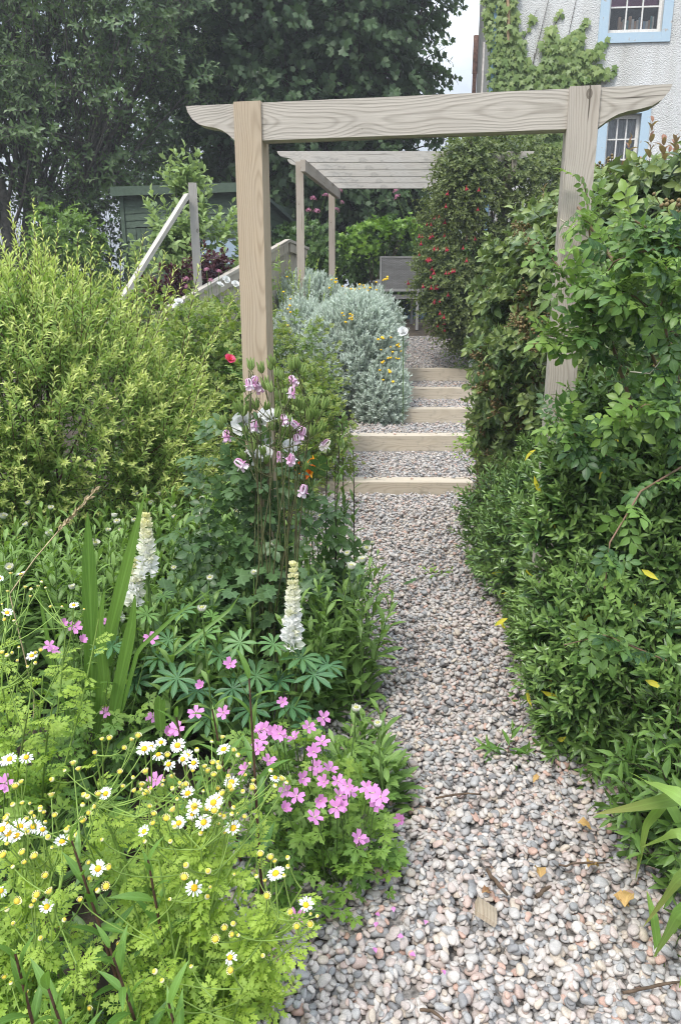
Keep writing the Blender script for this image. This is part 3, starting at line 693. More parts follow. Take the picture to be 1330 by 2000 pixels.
# pale blue outbuilding far behind the ivy hedge
def blue_hut():
    Yd = 19.0; a = P(738, 430, Yd); x0 = float(a[0]); zb = float(zg(x0, Yd)); pk = float(P(775, 397, Yd)[2]) - zb; ev = float(P(733, 420, Yd)[2]) - zb
    t = thing("blue_outbuilding", "pale blue outbuilding with a light sloping roof edge showing over the ivy hedge", "outbuilding", (x0, Yd, zb))
    bl = plain("hut_blue", (.36, .52, .66), .7, .1, 5); wh = plain("hut_white", (.62, .66, .68), .6, .1, 8)
    W = 1.8; s = (pk - ev) / .85
    bm = bmesh.new(); prism(bm, [(0, 0), (W, 0), (W, ev + (.9 - .0) * s * .1 + .02), (.9, ev + .9 * s - .03), (0, ev - .03)], 0, 2.4); bm_obj("wall", bm, bl, t)
    bm = bmesh.new(); prism(bm, [(-.2, ev - .2 * s), (.9, ev + .9 * s), (2.0, ev - .2 * s), (2.0, ev - .2 * s + .1), (.9, ev + .9 * s + .13), (-.2, ev - .2 * s + .1)], -.12, 2.5); bm_obj("roof", bm, wh, t, bevel=.004)
blue_hut()

# ------------------------------------------------------------------ stake and leaning prop, boarded rail fence, wicker chair
a = P(368, 358, 8.2); zb = float(zg(a[0], 8.2)); bx = P(379, 545, 8.2)
lean = math.atan2(float(bx[0] - a[0]), float(a[2] - bx[2]))
st = thing("wooden_stake", "grey weathered square stake standing before the broad leaved shrub", "stake", (bx[0] + .05, 8.2, zb)); st.rotation_euler = (0, -lean * .7, 0)
boxo("post", (-.042, .042, -.042, .042, -.05, float(a[2]) - zb), W_GREY, st, (0, 0, 0), R(12), .006)
pa, pb = P(362, 388, 8.08), P(245, 575, 7.3)
d = Vector(pa - pb); Lp = d.length
o = boxo("leaning_prop", (-.029, .029, -.02, .02, -.5, Lp + .05), wood("prop_timber", (.52, .48, .42), (.36, .32, .26), (.46, .44, .4), 2, .6, .7, knots=False), None, pb, 0, .004)
o.rotation_euler = d.to_track_quat('Z', 'Y').to_euler()
tag(o, "pale timber prop leaning diagonally against the grey stake", "prop")
fence = thing("rail_fence", "low boarded timber fence with a sloping top rail behind the left arch post", "fence", (P(470, 560, 9.0)[0], 9.0, float(zg(-1.2, 9.0))))
fo = ORG[fence.name]
fa, fb, fc = P(330, 602, 7.4), P(562, 470, 10.6), P(600, 486, 11.4)
def fence_run(p, q, n):
    d = Vector(q - p); L_ = d.length; rz = math.atan2(d.y, d.x); ry = -math.asin(d.z / L_)
    boxo("top_rail", (0, L_, -.036, .036, -.018, .018), wood("rail_timber", (.47, .42, .35), (.33, .28, .22), (.42, .39, .35), 0, .5, .6, knots=False), fence, np.array(p) - fo, 0, .004, rot=(0, ry, rz))
    boxo("under_rail", (.05, L_ - .05, -.02, .022, -.135, -.022), W_FENCE, fence, np.array(p) - fo, 0, .003, rot=(0, ry, rz))
    bm = bmesh.new(); 
    for i in range(n):
        f0, f1 = (i + .06) / n, (i + .94) / n; A, B = np.array(p) + (q - p) * f0, np.array(p) + (q - p) * f1
        nrm = np.array([-d.y, d.x, 0]) / math.hypot(d.x, d.y); zb0, zb1 = float(zg(A[0], A[1])) - .05, float(zg(B[0], B[1])) - .05
        vs_ = []
        for w_ in (.026, .044):
            for X_, zz in ((A, zb0), (B, zb1), (B, B[2] - .02), (A, A[2] - .02)): vs_.append(bm.verts.new((X_[0] + nrm[0] * w_ - fo[0], X_[1] + nrm[1] * w_ - fo[1], zz - fo[2])))
        for f in ((0, 1, 2, 3), (7, 6, 5, 4), (0, 4, 5, 1), (1, 5, 6, 2), (2, 6, 7, 3), (3, 7, 4, 0)): bm.faces.new([vs_[i_] for i_ in f])
    bm_obj("boarding", bm, W_FENCE, fence)
fence_run(fa, fb, 34); fence_run(fb, fc, 8)
for p in (fa, fa + (fb - fa) * .5, fb):
    zb = float(zg(p[0], p[1])); boxo("fence_post", (-.05, .05, .06, .15, zb - .05 - p[2], -.03), W_FENCE, fence, np.array(p) - fo, math.atan2(fb[1] - fa[1], fb[0] - fa[0]), .004)

WICK, t_, b_, o_ = mat_new("grey_wicker")
tcx = nd(t_, "ShaderNodeTexCoord"); br = nd(t_, "ShaderNodeTexBrick"); br.inputs['Scale'].default_value = 1.0; br.inputs['Brick Width'].default_value = .055; br.inputs['Row Height'].default_value = .014; br.inputs['Mortar Size'].default_value = .0022
br.inputs['Color1'].default_value = (.27, .26, .245, 1); br.inputs['Color2'].default_value = (.36, .35, .335, 1); br.inputs['Mortar'].default_value = (.05, .045, .04, 1)
mpx = nd(t_, "ShaderNodeMapping"); mpx.inputs['Rotation'].default_value = (R(90), 0, 0); t_.links.new(tcx.outputs['Object'], mpx.inputs[0]); t_.links.new(mpx.outputs[0], br.inputs['Vector']); t_.links.new(br.outputs['Color'], b_.inputs['Base Color']); b_.inputs['Roughness'].default_value = .6
bp = nd(t_, "ShaderNodeBump"); bp.inputs['Distance'].default_value = .006; t_.links.new(br.outputs['Fac'], bp.inputs['Height']); bp.invert = True; t_.links.new(bp.outputs[0], b_.inputs['Normal'])
FRM = plain("chair_frame", (.33, .32, .305), .5, .12, 14)
def chair():
    Yc = 12.6; a = P(742, 501, Yc); b = P(822, 567, Yc); zb = float(zg(a[0] + .3, Yc)); h1 = float(a[2]) - zb; h0 = float(b[2]) - zb; W = float(b[0] - a[0])
    t = thing("wicker_chair", "grey woven garden armchair turned away at the end of the path", "chair", (float(a[0]) + W / 2, Yc, zb)); t.rotation_euler = (0, 0, R(4))
    w = W / 2
    bm = bmesh.new(); box(bm, -w + .022, w - .022, -.02, .02, h0 + .02, h1 - .02); bm_obj("back_panel", bm, WICK, t)
    bm = bmesh.new(); box(bm, -w, -w + .022, -.03, .03, h0 - .02, h1); box(bm, w - .022, w, -.03, .03, h0 - .02, h1); box(bm, -w + .022, w - .022, -.028, .028, h1 - .02, h1 - .001); box(bm, -w + .022, w - .022, -.028, .028, h0 - .019, h0 + .02); bm_obj("back_frame", bm, FRM, t, bevel=.005)
    bm = bmesh.new(); box(bm, -w - .02, w + .02, -.02, .56, h0 - .14, h0 - .07); bm_obj("seat", bm, WICK, t, bevel=.01)
    for s in (-1, 1):
        for y in (0, .52): boxo("leg", (-.02, .02, -.02, .02, 0, h0 - .06 if y == 0 else h0 - .142), FRM, t, (s * (w - .06), y + (-.045 if y == 0 else 0), 0), 0, .004)
        bm = bmesh.new(); box(bm, s * (w + .03) - .028, s * (w + .03) + .028, -.06, .54, h0 + .13, h0 + .165); box(bm, s * (w + .03) - .022, s * (w + .03) + .022, -.055, -.02, h0 - .13, h0 + .129); box(bm, s * (w + .03) - .022, s * (w + .03) + .022, .48, .52, h0 - .13, h0 + .129); bm_obj("armrest", bm, FRM, t, bevel=.005)
chair()
# ================================================================== PLANTS
STEM_G = plain("green_stem", (.10, .17, .04), .6, .3, 30)
STEM_L = plain("lime_stem", (.22, .33, .07), .6, .2, 30)
STEM_R = plain("red_brown_stem", (.11, .055, .04), .6, .4, 30)
BARK = plain("grey_bark", (.115, .105, .09), .9, .45, 14, .6)
BARKD = plain("dark_twig", (.06, .045, .032), .85, .4, 22, .3)

T_lance = leaf(3, .26, 'lance', .18, .25); T_lance2 = leaf(2, .28, 'lance', .2, .25)
T_oval = leaf(3, .5, 'oval', .14, .28); T_oval2 = leaf(2, .55, 'oval', .2, .25)
T_obov = leaf(3, .46, 'obov', .16, .3)
T_small = leaf(2, .45, 'oval', .2, .15)
T_hebe = leaf(3, .27, 'oval', .22, .18)
T_needle = leaf(2, .26, 'lance', .1, .1)
T_needle.v[:, 0] *= 1.0

def shrub(name, label, cat, loc, blobs, n, L_, m, tpl, ll, mats, seed, group=None, amp=.16, freq=2.2, up=.35, rnd=.35, cull=-.35, inner=.45, phi=(65, 25), droop=.12, opp=False, size=(1, .6),
          age=(0, 1), sr=.0016, branches=24, br=.012, fill=0, upmix=.25, lo=None, rvar=.3, bark=None, t0=.12, extra=None):
    rng = np.random.default_rng(seed); t = thing(name, label, cat, loc, group)
    ml, ms = MB(), MB()
    p, nn = tips(blobs, n, rng, amp, freq, cull, lo, inner)
    d = unit(nn * (1 - rnd) + np.array([0, 0, up]) + rdir(rng, n) * rnd)
    Ls = L_ * rng.uniform(.6, 1.3, n)
    shoots(ml, ms, p - d * Ls[:, None] * .8, d, Ls, m, tpl, ll, rng, phi, t0, droop, opp, size, age, sr, upmix, rvar)
    if fill:
        q, qn = tips([(c, tuple(np.array(r) * .78)) for c, r in blobs], fill, rng, amp, freq, None, lo, .5)
        D = unit(rdir(rng, fill) + np.array([0, 0, -.1])); inst(ml, tpl, q, frames(D, rdir(rng, fill) + np.array([0, 0, .6])), ll * rng.uniform(.8, 1.3, fill), rng.random(fill) * .5, 0)
    if branches:
        idx = rng.choice(n, min(n, branches), replace=False); b0 = np.array([loc[0], loc[1], loc[2] - .03]) + rng.normal(0, 1, (len(idx), 3)) * np.array([.05, .05, 0]) * max(1, br / .012)
        e = p[idx] - d[idx] * Ls[idx][:, None] * .7
        tubes(ms, bez(b0, e, rng.normal(0, .06, (len(idx), 1, 3)) * np.linalg.norm(e - b0, axis=1)[:, None, None] * .5 + (e - b0)[:, None] * np.array([-.12, -.12, .15]), 7)[:, :, :], br * np.linspace(1, .3, 7), 5, rng.random(len(idx)))
    if extra: extra(t, ml, ms, p, nn, d, rng)
    part("foliage", ml, mats, t); part("branches", ms, bark or BARKD, t)
    return t, p, nn, d, rng

# ------------------------------------------------------------------ trees
def tree(name, label, loc, trunks, crown, ncl, rcl, nsh, m, tpl, ll, mat, seed, Lsh, trunk_r, bark=BARK, droop=.3, phi=(75, 40), lowz=None, upmix=.5, age=(0, .8), ylim=None):
    rng = np.random.default_rng(seed); t = thing(name, label, "tree", loc)
    C, Rr = np.array(crown[0], float), np.array(crown[1], float)
    c = C + rdir(rng, ncl * 3) * Rr * (rng.random((ncl * 3, 1)) ** .38) * .92
    if lowz is not None: c = c[c[:, 2] > lowz]
    c = c[:ncl]; ncl = len(c)
    ml, mt, mbr = MB(), MB(), MB()
    # trunk and limbs
    base = np.array(loc, float); ends = []
    for k, (dx, dy, dz) in enumerate(trunks):
        e = base + np.array([dx, dy, dz]); off = rng.normal(0, .12, 3) * np.array([1, 1, .1])
        s = base + np.array([dx * .06, dy * .06, -.1]); cv = bez(s, e, np.array([-dx * .25, -dy * .2, 0]) + off, 9)
        cv[0, :, :2] += rng.normal(0, .03, (9, 2)); tubes(mt, cv, trunk_r * np.linspace(1, .38, 9) * (1 if k == 0 else .75), 9, .5); ends.append((cv[0], trunk_r * (1 if k == 0 else .75)))
    # branches to the clumps
    for ci in c:
        j = int(np.argmin([np.linalg.norm(cv[-1] - ci) for cv, _ in ends])); cv, r0 = ends[j]
        f = int(rng.integers(4, 9)); s = cv[f]; r = r0 * .3
        b = bez(s, ci, rng.normal(0, .18, 3) + np.array([0, 0, -.1]), 7); tubes(mbr, b, r * np.linspace(1, .18, 7), 5, .5)
        for q in range(3):
            e2 = ci + rdir(rng, 1)[0] * rcl * .9; i0 = int(rng.integers(2, 6)); tubes(mbr, bez(b[0, i0], e2, rng.normal(0, .1, 3), 5), r * .3 * np.linspace(1, .2, 5), 4, .5)
    cc = np.repeat(c, nsh, 0); dd = rdir(rng, len(cc)); dd[:, 2] = dd[:, 2] * .7 + .12; dd = unit(dd)
    pos = cc + dd * (rcl * rng.uniform(.25, .8, len(cc)))[:, None] * np.array([1, 1, .8])
    out = unit((pos - C) / Rr); dsh = unit(dd + out * .5 + rdir(rng, len(cc)) * .3)
    shoots(ml, mbr, pos, dsh, Lsh * rng.uniform(.6, 1.3, len(pos)), m, tpl, ll, rng, phi, .1, droop, False, (1.05, .7), age, .006, upmix, .5)
    part("crown", ml, mat, t); part("trunk", mt, bark, t); part("limbs", mbr, bark, t)
    return t

syc = lobed([(-140, .45), (-95, .55), (-52, .8), (0, 1.0), (52, .8), (95, .55), (140, .45)], .77, .28)
T_syc = fan([(x * .95, y * .78) for x, y in syc], -.25, .16, (0, .3))
M_SYC = leaf_mat("sycamore_leaf", [(.028, .056, .026), (.046, .084, .034), (.07, .118, .044)], (.066, .11, .045), .5, .25, 0, .35, tmul=(1.4, 1.6, .7))
M_LTREE = leaf_mat("whorled_tree_leaf", [(.046, .088, .034), (.07, .122, .044), (.10, .165, .058)], (.135, .20, .075), .45, .22, 0, .45)
gb = lambda x, y: (x, y, float(zg(x, y)))
tree("sycamore_tree", "tall dense dark sycamore tree filling the sky behind the arch", gb(-.4, 18.0), [(-.1, 0, 4.2), (-1.6, .2, 4.6), (1.5, .1, 4.4), (.3, .5, 5.2)], ((-.72, 17.6, 7.0), (3.2, 2.4, 4.1)), 200, .85, 26, 9, T_syc, .155, M_SYC, 21, .55, .24, BARKD)
tree("evergreen_tree", "broad multi stemmed tree with whorled leaves and bare grey trunks at the left", gb(-6.3, 15.5), [(-.5, 0, 3.6), (-1.4, .2, 3.2), (.9, .1, 3.4), (1.9, -.2, 3.0), (.2, .6, 4.2), (-.1, -.6, 3.3)], ((-5.7, 15.3, 6.3), (3.9, 2.5, 3.5)), 165, .75, 26, 12, leaf(2, .44, 'obov', .15, .2), .135, M_LTREE, 22, .42, .19, BARK, .15, (85, 40), 3.0, .35)
tree("boundary_tree", "dark tree seen between the shed roof and the sycamore trunk", gb(-3.2, 20.5), [(0, 0, 2.8), (.9, .1, 2.7), (-.9, .1, 2.6)], ((-3.2, 20.5, 4.6), (3.0, 1.4, 2.3)), 60, .75, 18, 8, T_syc, .15, M_SYC, 23, .5, .16, BARKD)

# ------------------------------------------------------------------ mid-distance and far shrubs
M_DK = leaf_mat("dark_ivy_leaf", [(.020, .046, .016), (.036, .075, .022), (.06, .115, .03)], (.10, .18, .045), .4, .2, 0, .45)
T_ivy = fan([(x * .9, y * .8) for x, y in lobed([(-125, .5), (-60, .68), (0, 1.0), (60, .68), (125, .5)], .66, .25)], -.2, .15, (0, .3))
shrub("ivy_hedge", "dense dark green ivy hedge behind the pergola and the wicker chair", "hedge", gb(.9, 14.6), [((-.7, 14.6, 2.3), (1.1, .6, 1.0)), ((.8, 14.6, 2.3), (1.0, .6, 1.02)), ((2.3, 14.7, 2.2), (1.0, .6, .9))], 1700, .35, 9, T_ivy, .12, M_DK, 31, up=.1, phi=(80, 50), droop=.5, amp=.12, fill=900, upmix=.1)
shrub("yellow_leaf_climber", "lighter yellow green leafy sprays spilling over the top of the ivy hedge", "climber", gb(.6, 13.9), [((.9, 13.9, 3.0), (.75, .18, .16)), ((.35, 13.9, 2.75), (.4, .18, .25))], 90, .35, 9, T_ivy, .11, leaf_mat("yellow_green_leaf", [(.10, .19, .03), (.16, .27, .045), (.22, .34, .06)], None, .45, .3, 0), 32, up=.1, phi=(80, 50), droop=.5, branches=6)
tree("elder_tree", "small dark tree behind the ivy hedge and the back pergola posts", gb(.4, 17.0), [(0, 0, 1.6), (.8, 0, 1.5)], ((.35, 16.8, 3.75), (1.9, .7, 1.15)), 60, .55, 16, 8, T_syc, .15, M_SYC, 24, .45, .1, BARKD)
M_BL = leaf_mat("broad_leaf", [(.10, .165, .06), (.15, .225, .08), (.21, .29, .105)], (.27, .36, .13), .42, .3, .15, .45, under=(.26, .33, .2))
shrub("broad_leaved_shrub", "open shrub with large pale oval leaves growing before the green shed", "shrub", gb(-1.95, 9.6), [((-1.85, 9.6, 2.35), (.70, .4, .72)), ((-1.85, 9.6, 2.95), (.28, .25, .5)), ((-1.4, 9.6, 1.95), (.6, .4, .7)), ((-2.3, 9.6, 1.9), (.35, .3, .5))], 330, .42, 9, T_oval, .15, M_BL, 33, amp=.12, up=.7, phi=(60, 30), branches=30, br=.014, inner=.8, bark=BARK)
M_SMOKE = leaf_mat("purple_leaf", [(.022, .009, .014), (.04, .013, .022), (.065, .022, .03)], (.075, .022, .028), .45, .25, .1, .4, tmul=(1.5, .8, .8))
shrub("purple_shrub", "round dark purple leaved shrub behind the grey stake", "shrub", gb(-1.85, 8.9), [((-1.9, 8.9, 1.75), (.42, .35, .33)), ((-1.5, 8.9, 2.02), (.30, .28, .28))], 210, .22, 9, T_oval, .085, M_SMOKE, 34, branches=14, inner=.7)
M_BUSH = leaf_mat("bush_leaf", [(.06, .115, .026), (.10, .175, .036), (.15, .24, .055)], (.20, .30, .075), .5, .28, 0)
shrub("round_green_bush", "small round leafy bush growing near the trunks of the left tree", "bush", gb(-4.0, 11.6), [((-4.05, 11.6, 2.5), (.62, .5, .6)), ((-3.8, 11.6, 1.8), (.6, .5, .5))], 420, .35, 10, T_oval2, .10, M_BUSH, 35, droop=.5, up=.1, branches=12)
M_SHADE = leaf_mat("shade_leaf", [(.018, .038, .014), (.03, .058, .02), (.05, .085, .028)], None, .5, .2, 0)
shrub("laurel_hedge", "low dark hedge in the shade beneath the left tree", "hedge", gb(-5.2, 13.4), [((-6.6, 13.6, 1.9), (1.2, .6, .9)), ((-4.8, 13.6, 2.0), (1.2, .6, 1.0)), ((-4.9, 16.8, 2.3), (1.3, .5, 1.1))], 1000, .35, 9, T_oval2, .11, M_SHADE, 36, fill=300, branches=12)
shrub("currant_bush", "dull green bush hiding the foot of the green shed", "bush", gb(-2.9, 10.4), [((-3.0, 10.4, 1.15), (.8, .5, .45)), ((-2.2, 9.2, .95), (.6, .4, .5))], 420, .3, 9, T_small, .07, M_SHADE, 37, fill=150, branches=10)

# valerian stands (pink heads)
M_VPINK = leaf_mat("valerian_pink", [(.32, .11, .20), (.42, .17, .28), (.48, .24, .35)], None, .6, .2, 0)
def head_mesh(seed, n=46, r=.05, pr=.012):
    rng = np.random.default_rng(seed); mb = MB(); d = rdir(rng, n); d[:, 2] = np.abs(d[:, 2]) * .9 - .2; p = d * r * rng.uniform(.6, 1, (n, 1)) * np.array([1, 1, .9])
    inst(mb, leaf(1, .9, 'petal', .2, .1), p, frames(unit(np.cross(d, rdir(rng, n))), d), pr * rng.uniform(.8, 1.3, n), rng.random(n)); inst(mb, leaf(1, .9, 'petal', .2, .1), p, frames(unit(np.cross(d, rdir(rng, n))), d), pr * rng.uniform(.8, 1.3, n), rng.random(n))
    return mb.mesh("flower_head", M_VPINK)
VH = [head_mesh(s) for s in (1, 2, 3)]
M_VLEAF = leaf_mat("valerian_leaf", [(.07, .13, .05), (.11, .18, .07)], (.16, .25, .10), .5, .25, .1)
def valerian(label, base, heads, seed, s=1.0):
    rng = np.random.default_rng(seed); t = thing("valerian_plant", label, "flower", base, "pink valerian plants"); ml, ms = MB(), MB(); b = np.array(base)
    for h in heads:
        h = np.array(h); st = b + np.array([*rng.normal(0, .06, 2), 0]); cv = bez(st, h, rng.normal(0, .04, 3), 6); tubes(ms, cv, .005 * np.linspace(1, .6, 6), 4)
        d = unit(h - st)[None]; shoots(ml, None, st[None], d, np.linalg.norm(h - st) * .9, 14, T_lance, .09 * s, rng, (70, 45), .05, 0, True)
        put("flower_head", VH[int(rng.integers(3))], t, h, unit(h - st) + rng.normal(0, .1, 3), rng.uniform(0, 6), s * rng.uniform(.7, 1.2))
    part("foliage", ml, M_VLEAF, t); part("stems", ms, STEM_G, t)
valerian("tall pink flowered valerian between the two left pergola posts", gb(-.75, 12.6), [P(612, 388, 12.6), P(636, 382, 12.5), P(603, 411, 12.6), P(619, 413, 12.5), P(664, 372, 12.6), P(658, 410, 12.6), P(668, 395, 12.6)], 41, 1.1)
valerian("pink valerian showing at the right end of the pergola rafters", gb(1.75, 13.0), [P(772, 373, 12.9), P(785, 366, 12.9), P(797, 363, 12.9), P(775, 385, 12.9)], 42, 1.1)
valerian("pink valerian beside the low fence rail", gb(-1.25, 7.9), [P(428, 530, 7.8), P(412, 548, 7.7), P(366, 560, 7.5), P(364, 545, 7.6), P(404, 527, 7.9)], 43, .75)

# ------------------------------------------------------------------ santolina: silver mounds with yellow buttons
M_SANT = leaf_mat("silver_leaf", [(.35, .405, .36), (.43, .49, .44), (.52, .57, .52)], (.54, .60, .53), .8, .15, 0, .15, tmul=(1.1, 1.15, .9))
M_BTN = plain("yellow_button", (.70, .45, .02), .7, .2, 60)
mb = MB(); v, f = ICO[2]; mb.add(v * np.array([.02, .02, .013]), f); BTN = mb.mesh("flower", M_BTN)
def santolina(label, loc, blobs, n, flowers, seed):
    def ex(t, ml, ms, p, nn, d, rng):
        mst = MB()
        for i, (px, py) in enumerate(flowers):
            r = ray(px, py); j = int(np.argmin(np.linalg.norm(np.cross(p - EYE, r / np.linalg.norm(r)), axis=1) + .15 * np.linalg.norm(p - EYE, axis=1))); q = p[j]
            k = float(np.dot(q - EYE, r) / np.dot(r, r)); h = EYE + r * k * .985 ; b = q - np.array([0, 0, .15])
            tubes(ms, bez(b, h, np.zeros(3), 4), .003, 3); put("flower", BTN, t, h, rng.normal(0, .3, 3) + np.array([0, -.2, 1]), 0, rng.uniform(.6, 1.0))
    shrub("santolina_mound", label, "shrub", loc, blobs, n, .17, 26, T_needle, .052, M_SANT, seed, "silver santolina mounds", amp=.08, freq=4, up=.6, rnd=.4, phi=(60, 20), droop=.02, size=(1, .8), sr=.0035, branches=10, inner=.18, bark=plain("silver_stem", (.30, .35, .27), .9), fill=int(n * .8), extra=ex)
rng = np.random.default_rng(9); jit = lambda c, n, sx, sy: [(c[0] + rng.normal(0, sx), c[1] + rng.normal(0, sy)) for _ in range(n)]
santolina("rounded silver mound nearest the steps with yellow button flowers on its right side", gb(.38, 8.95), [((.22, 9.05, 1.0), (.54, .6, .80)), ((.46, 8.75, .60), (.36, .38, .52)), ((-.1, 9.0, .9), (.4, .5, .75))], 2600, jit((768, 695), 18, 13, 20) + jit((687, 618), 8, 16, 6) + jit((750, 665), 4, 14, 6), 51)
santolina("silver mound at the back beside the front pergola post", gb(-.4, 10.5), [((-.42, 10.5, 1.42), (.62, .6, .72)), ((.1, 10.6, 1.3), (.4, .5, .55))], 1600, jit((655, 548), 6, 8, 6), 52)
santolina("silver mound in the middle with a band of yellow flowers along its top", gb(.1, 9.8), [((-.5, 9.5, 1.0), (.45, .5, .72)), ((.35, 10.0, 1.2), (.55, .5, .68))], 1600, jit((695, 563), 20, 16, 5) + jit((735, 560), 8, 14, 8) + jit((560, 600), 8, 8, 30), 53)
M_GOLD = leaf_mat("golden_shoot_leaf", [(.17, .26, .03), (.26, .36, .05)], (.36, .45, .07), .5, .3, 0)
rng = np.random.default_rng(54); t = thing("golden_shrub", "small upright yellow green shrub at the foot of the front pergola post", "shrub", gb(-.6, 10.1)); ml, ms = MB(), MB()
b = np.array([[-.6 + rng.normal(0, .12), 10.1 + rng.normal(0, .1), .8] for _ in range(26)]); d = unit(np.array([0, 0, 1]) + rng.normal(0, .17, (26, 3)))
shoots(ml, ms, b, d, rng.uniform(.9, 1.65, 26), 70, T_small, .045, rng, (60, 35), .3, .02, size=(1, .7)); part("foliage", ml, M_GOLD, t); part("stems", ms, STEM_G, t)

# ------------------------------------------------------------------ fuchsia
M_FUCH = leaf_mat("fuchsia_leaf", [(.045, .075, .026), (.068, .105, .036), (.10, .14, .048)], (.165, .20, .07), .48, .25, .1, .4)
M_RED = plain("fuchsia_red", (.34, .015, .03), .5, .3, 40)
M_FPUR = plain("fuchsia_purple", (.10, .012, .12), .5, .3, 40)
mb = MB(); tubes(mb, [[(0, 0, 0), (0, 0, -.03), (0, 0, -.055)]], [.007, .008, .012], 6)
for k in range(4):
    a = k * 1.57; tubes(mb, [[(0, 0, -.05), (.02 * math.cos(a), .02 * math.sin(a), -.075), (.038 * math.cos(a), .038 * math.sin(a), -.1)]], [.011, .014, .003], 4)
tubes(mb, [[(0, 0, -.055), (0, 0, -.075), (0, 0, -.095)]], [.010, .017, .010], 6, mat=1)
FUCH = mb.mesh("flower", [M_RED, M_FPUR])
t, p, nn, d, rng = shrub("fuchsia_bush", "tall bush with small leaves and hanging red flowers right of the upper gravel", "bush", gb(2.2, 10.9), [((2.12, 10.6, 2.55), (1.02, .9, 1.32)), ((1.66, 10.5, 2.0), (.66, .7, 1.0)), ((2.7, 10.6, 2.35), (1.0, .9, 1.28)), ((2.35, 10.2, 1.5), (.75, .6, .7)), ((1.62, 10.05, 3.1), (.46, .45, .68))], 3300, .34, 14, T_small, .082, M_FUCH, 61, up=.25, droop=.4, phi=(70, 35), amp=.14, freq=3.0, opp=True, branches=40, br=.016, fill=2600)
vis = [i for i in range(len(p)) if -.9 < (p[i, 0] - 1.7) and nn[i, 1] < -.05]
for c_, n_, sx, sy in (((845, 495), 34, 24, 45), ((925, 530), 6, 30, 50), ((840, 600), 9, 16, 35), ((835, 410), 5, 20, 20), ((890, 350), 3, 50, 40)):
    for px, py in [(c_[0] + rng.normal(0, sx), c_[1] + rng.normal(0, sy)) for _ in range(n_)]:
        r = ray(px, py); dd_ = np.linalg.norm(np.cross(p - EYE, r / np.linalg.norm(r)), axis=1); near = np.where(dd_ < .12)[0]
        if len(near) == 0: continue
        j = near[np.argmin(p[near, 1])]; put("flower", FUCH, t, p[j] + np.array([rng.normal(0, .03), -.05, -.02]), rng.normal(0, .12, 3) + np.array([0, 0, 1]), rng.uniform(0, 6), rng.uniform(.42, .66))
M_WSP = leaf_mat("mock_orange_leaf", [(.055, .11, .028), (.09, .16, .04)], (.16, .25, .06), .5, .25, 0)
M_WHITE = leaf_mat("white_petal", [(.78, .78, .76), (.86, .86, .84)], None, .6, .3, 0, .2, tmul=(1, 1, 1))
mb = MB(); a = np.arange(5) * 1.2566; inst(mb, leaf(2, .8, 'petal', .1, .2), np.zeros((5, 3)), frames(np.stack([np.cos(a), np.sin(a), a * 0 + .25], -1), np.array([[0, 0, 1.]] * 5)), .5, np.linspace(0, 1, 5))
WFL = mb.mesh("flower", M_WHITE)
t, p, nn, d, rng = shrub("white_flowered_shrub", "low light green shrub with scattered tiny white flowers at the foot of the fuchsia", "shrub", gb(1.95, 10.6), [((1.95, 10.5, 1.15), (.5, .4, .55)), ((2.15, 10.6, 1.5), (.4, .35, .5))], 420, .25, 9, T_small, .05, M_WSP, 62, up=.4, branches=14)
for j in rng.choice(np.where(nn[:, 1] < -.2)[0], 34, replace=False): put("flower", WFL, t, p[j], nn[j] + np.array([0, -.3, .3]), rng.uniform(0, 6), rng.uniform(.05, .08))

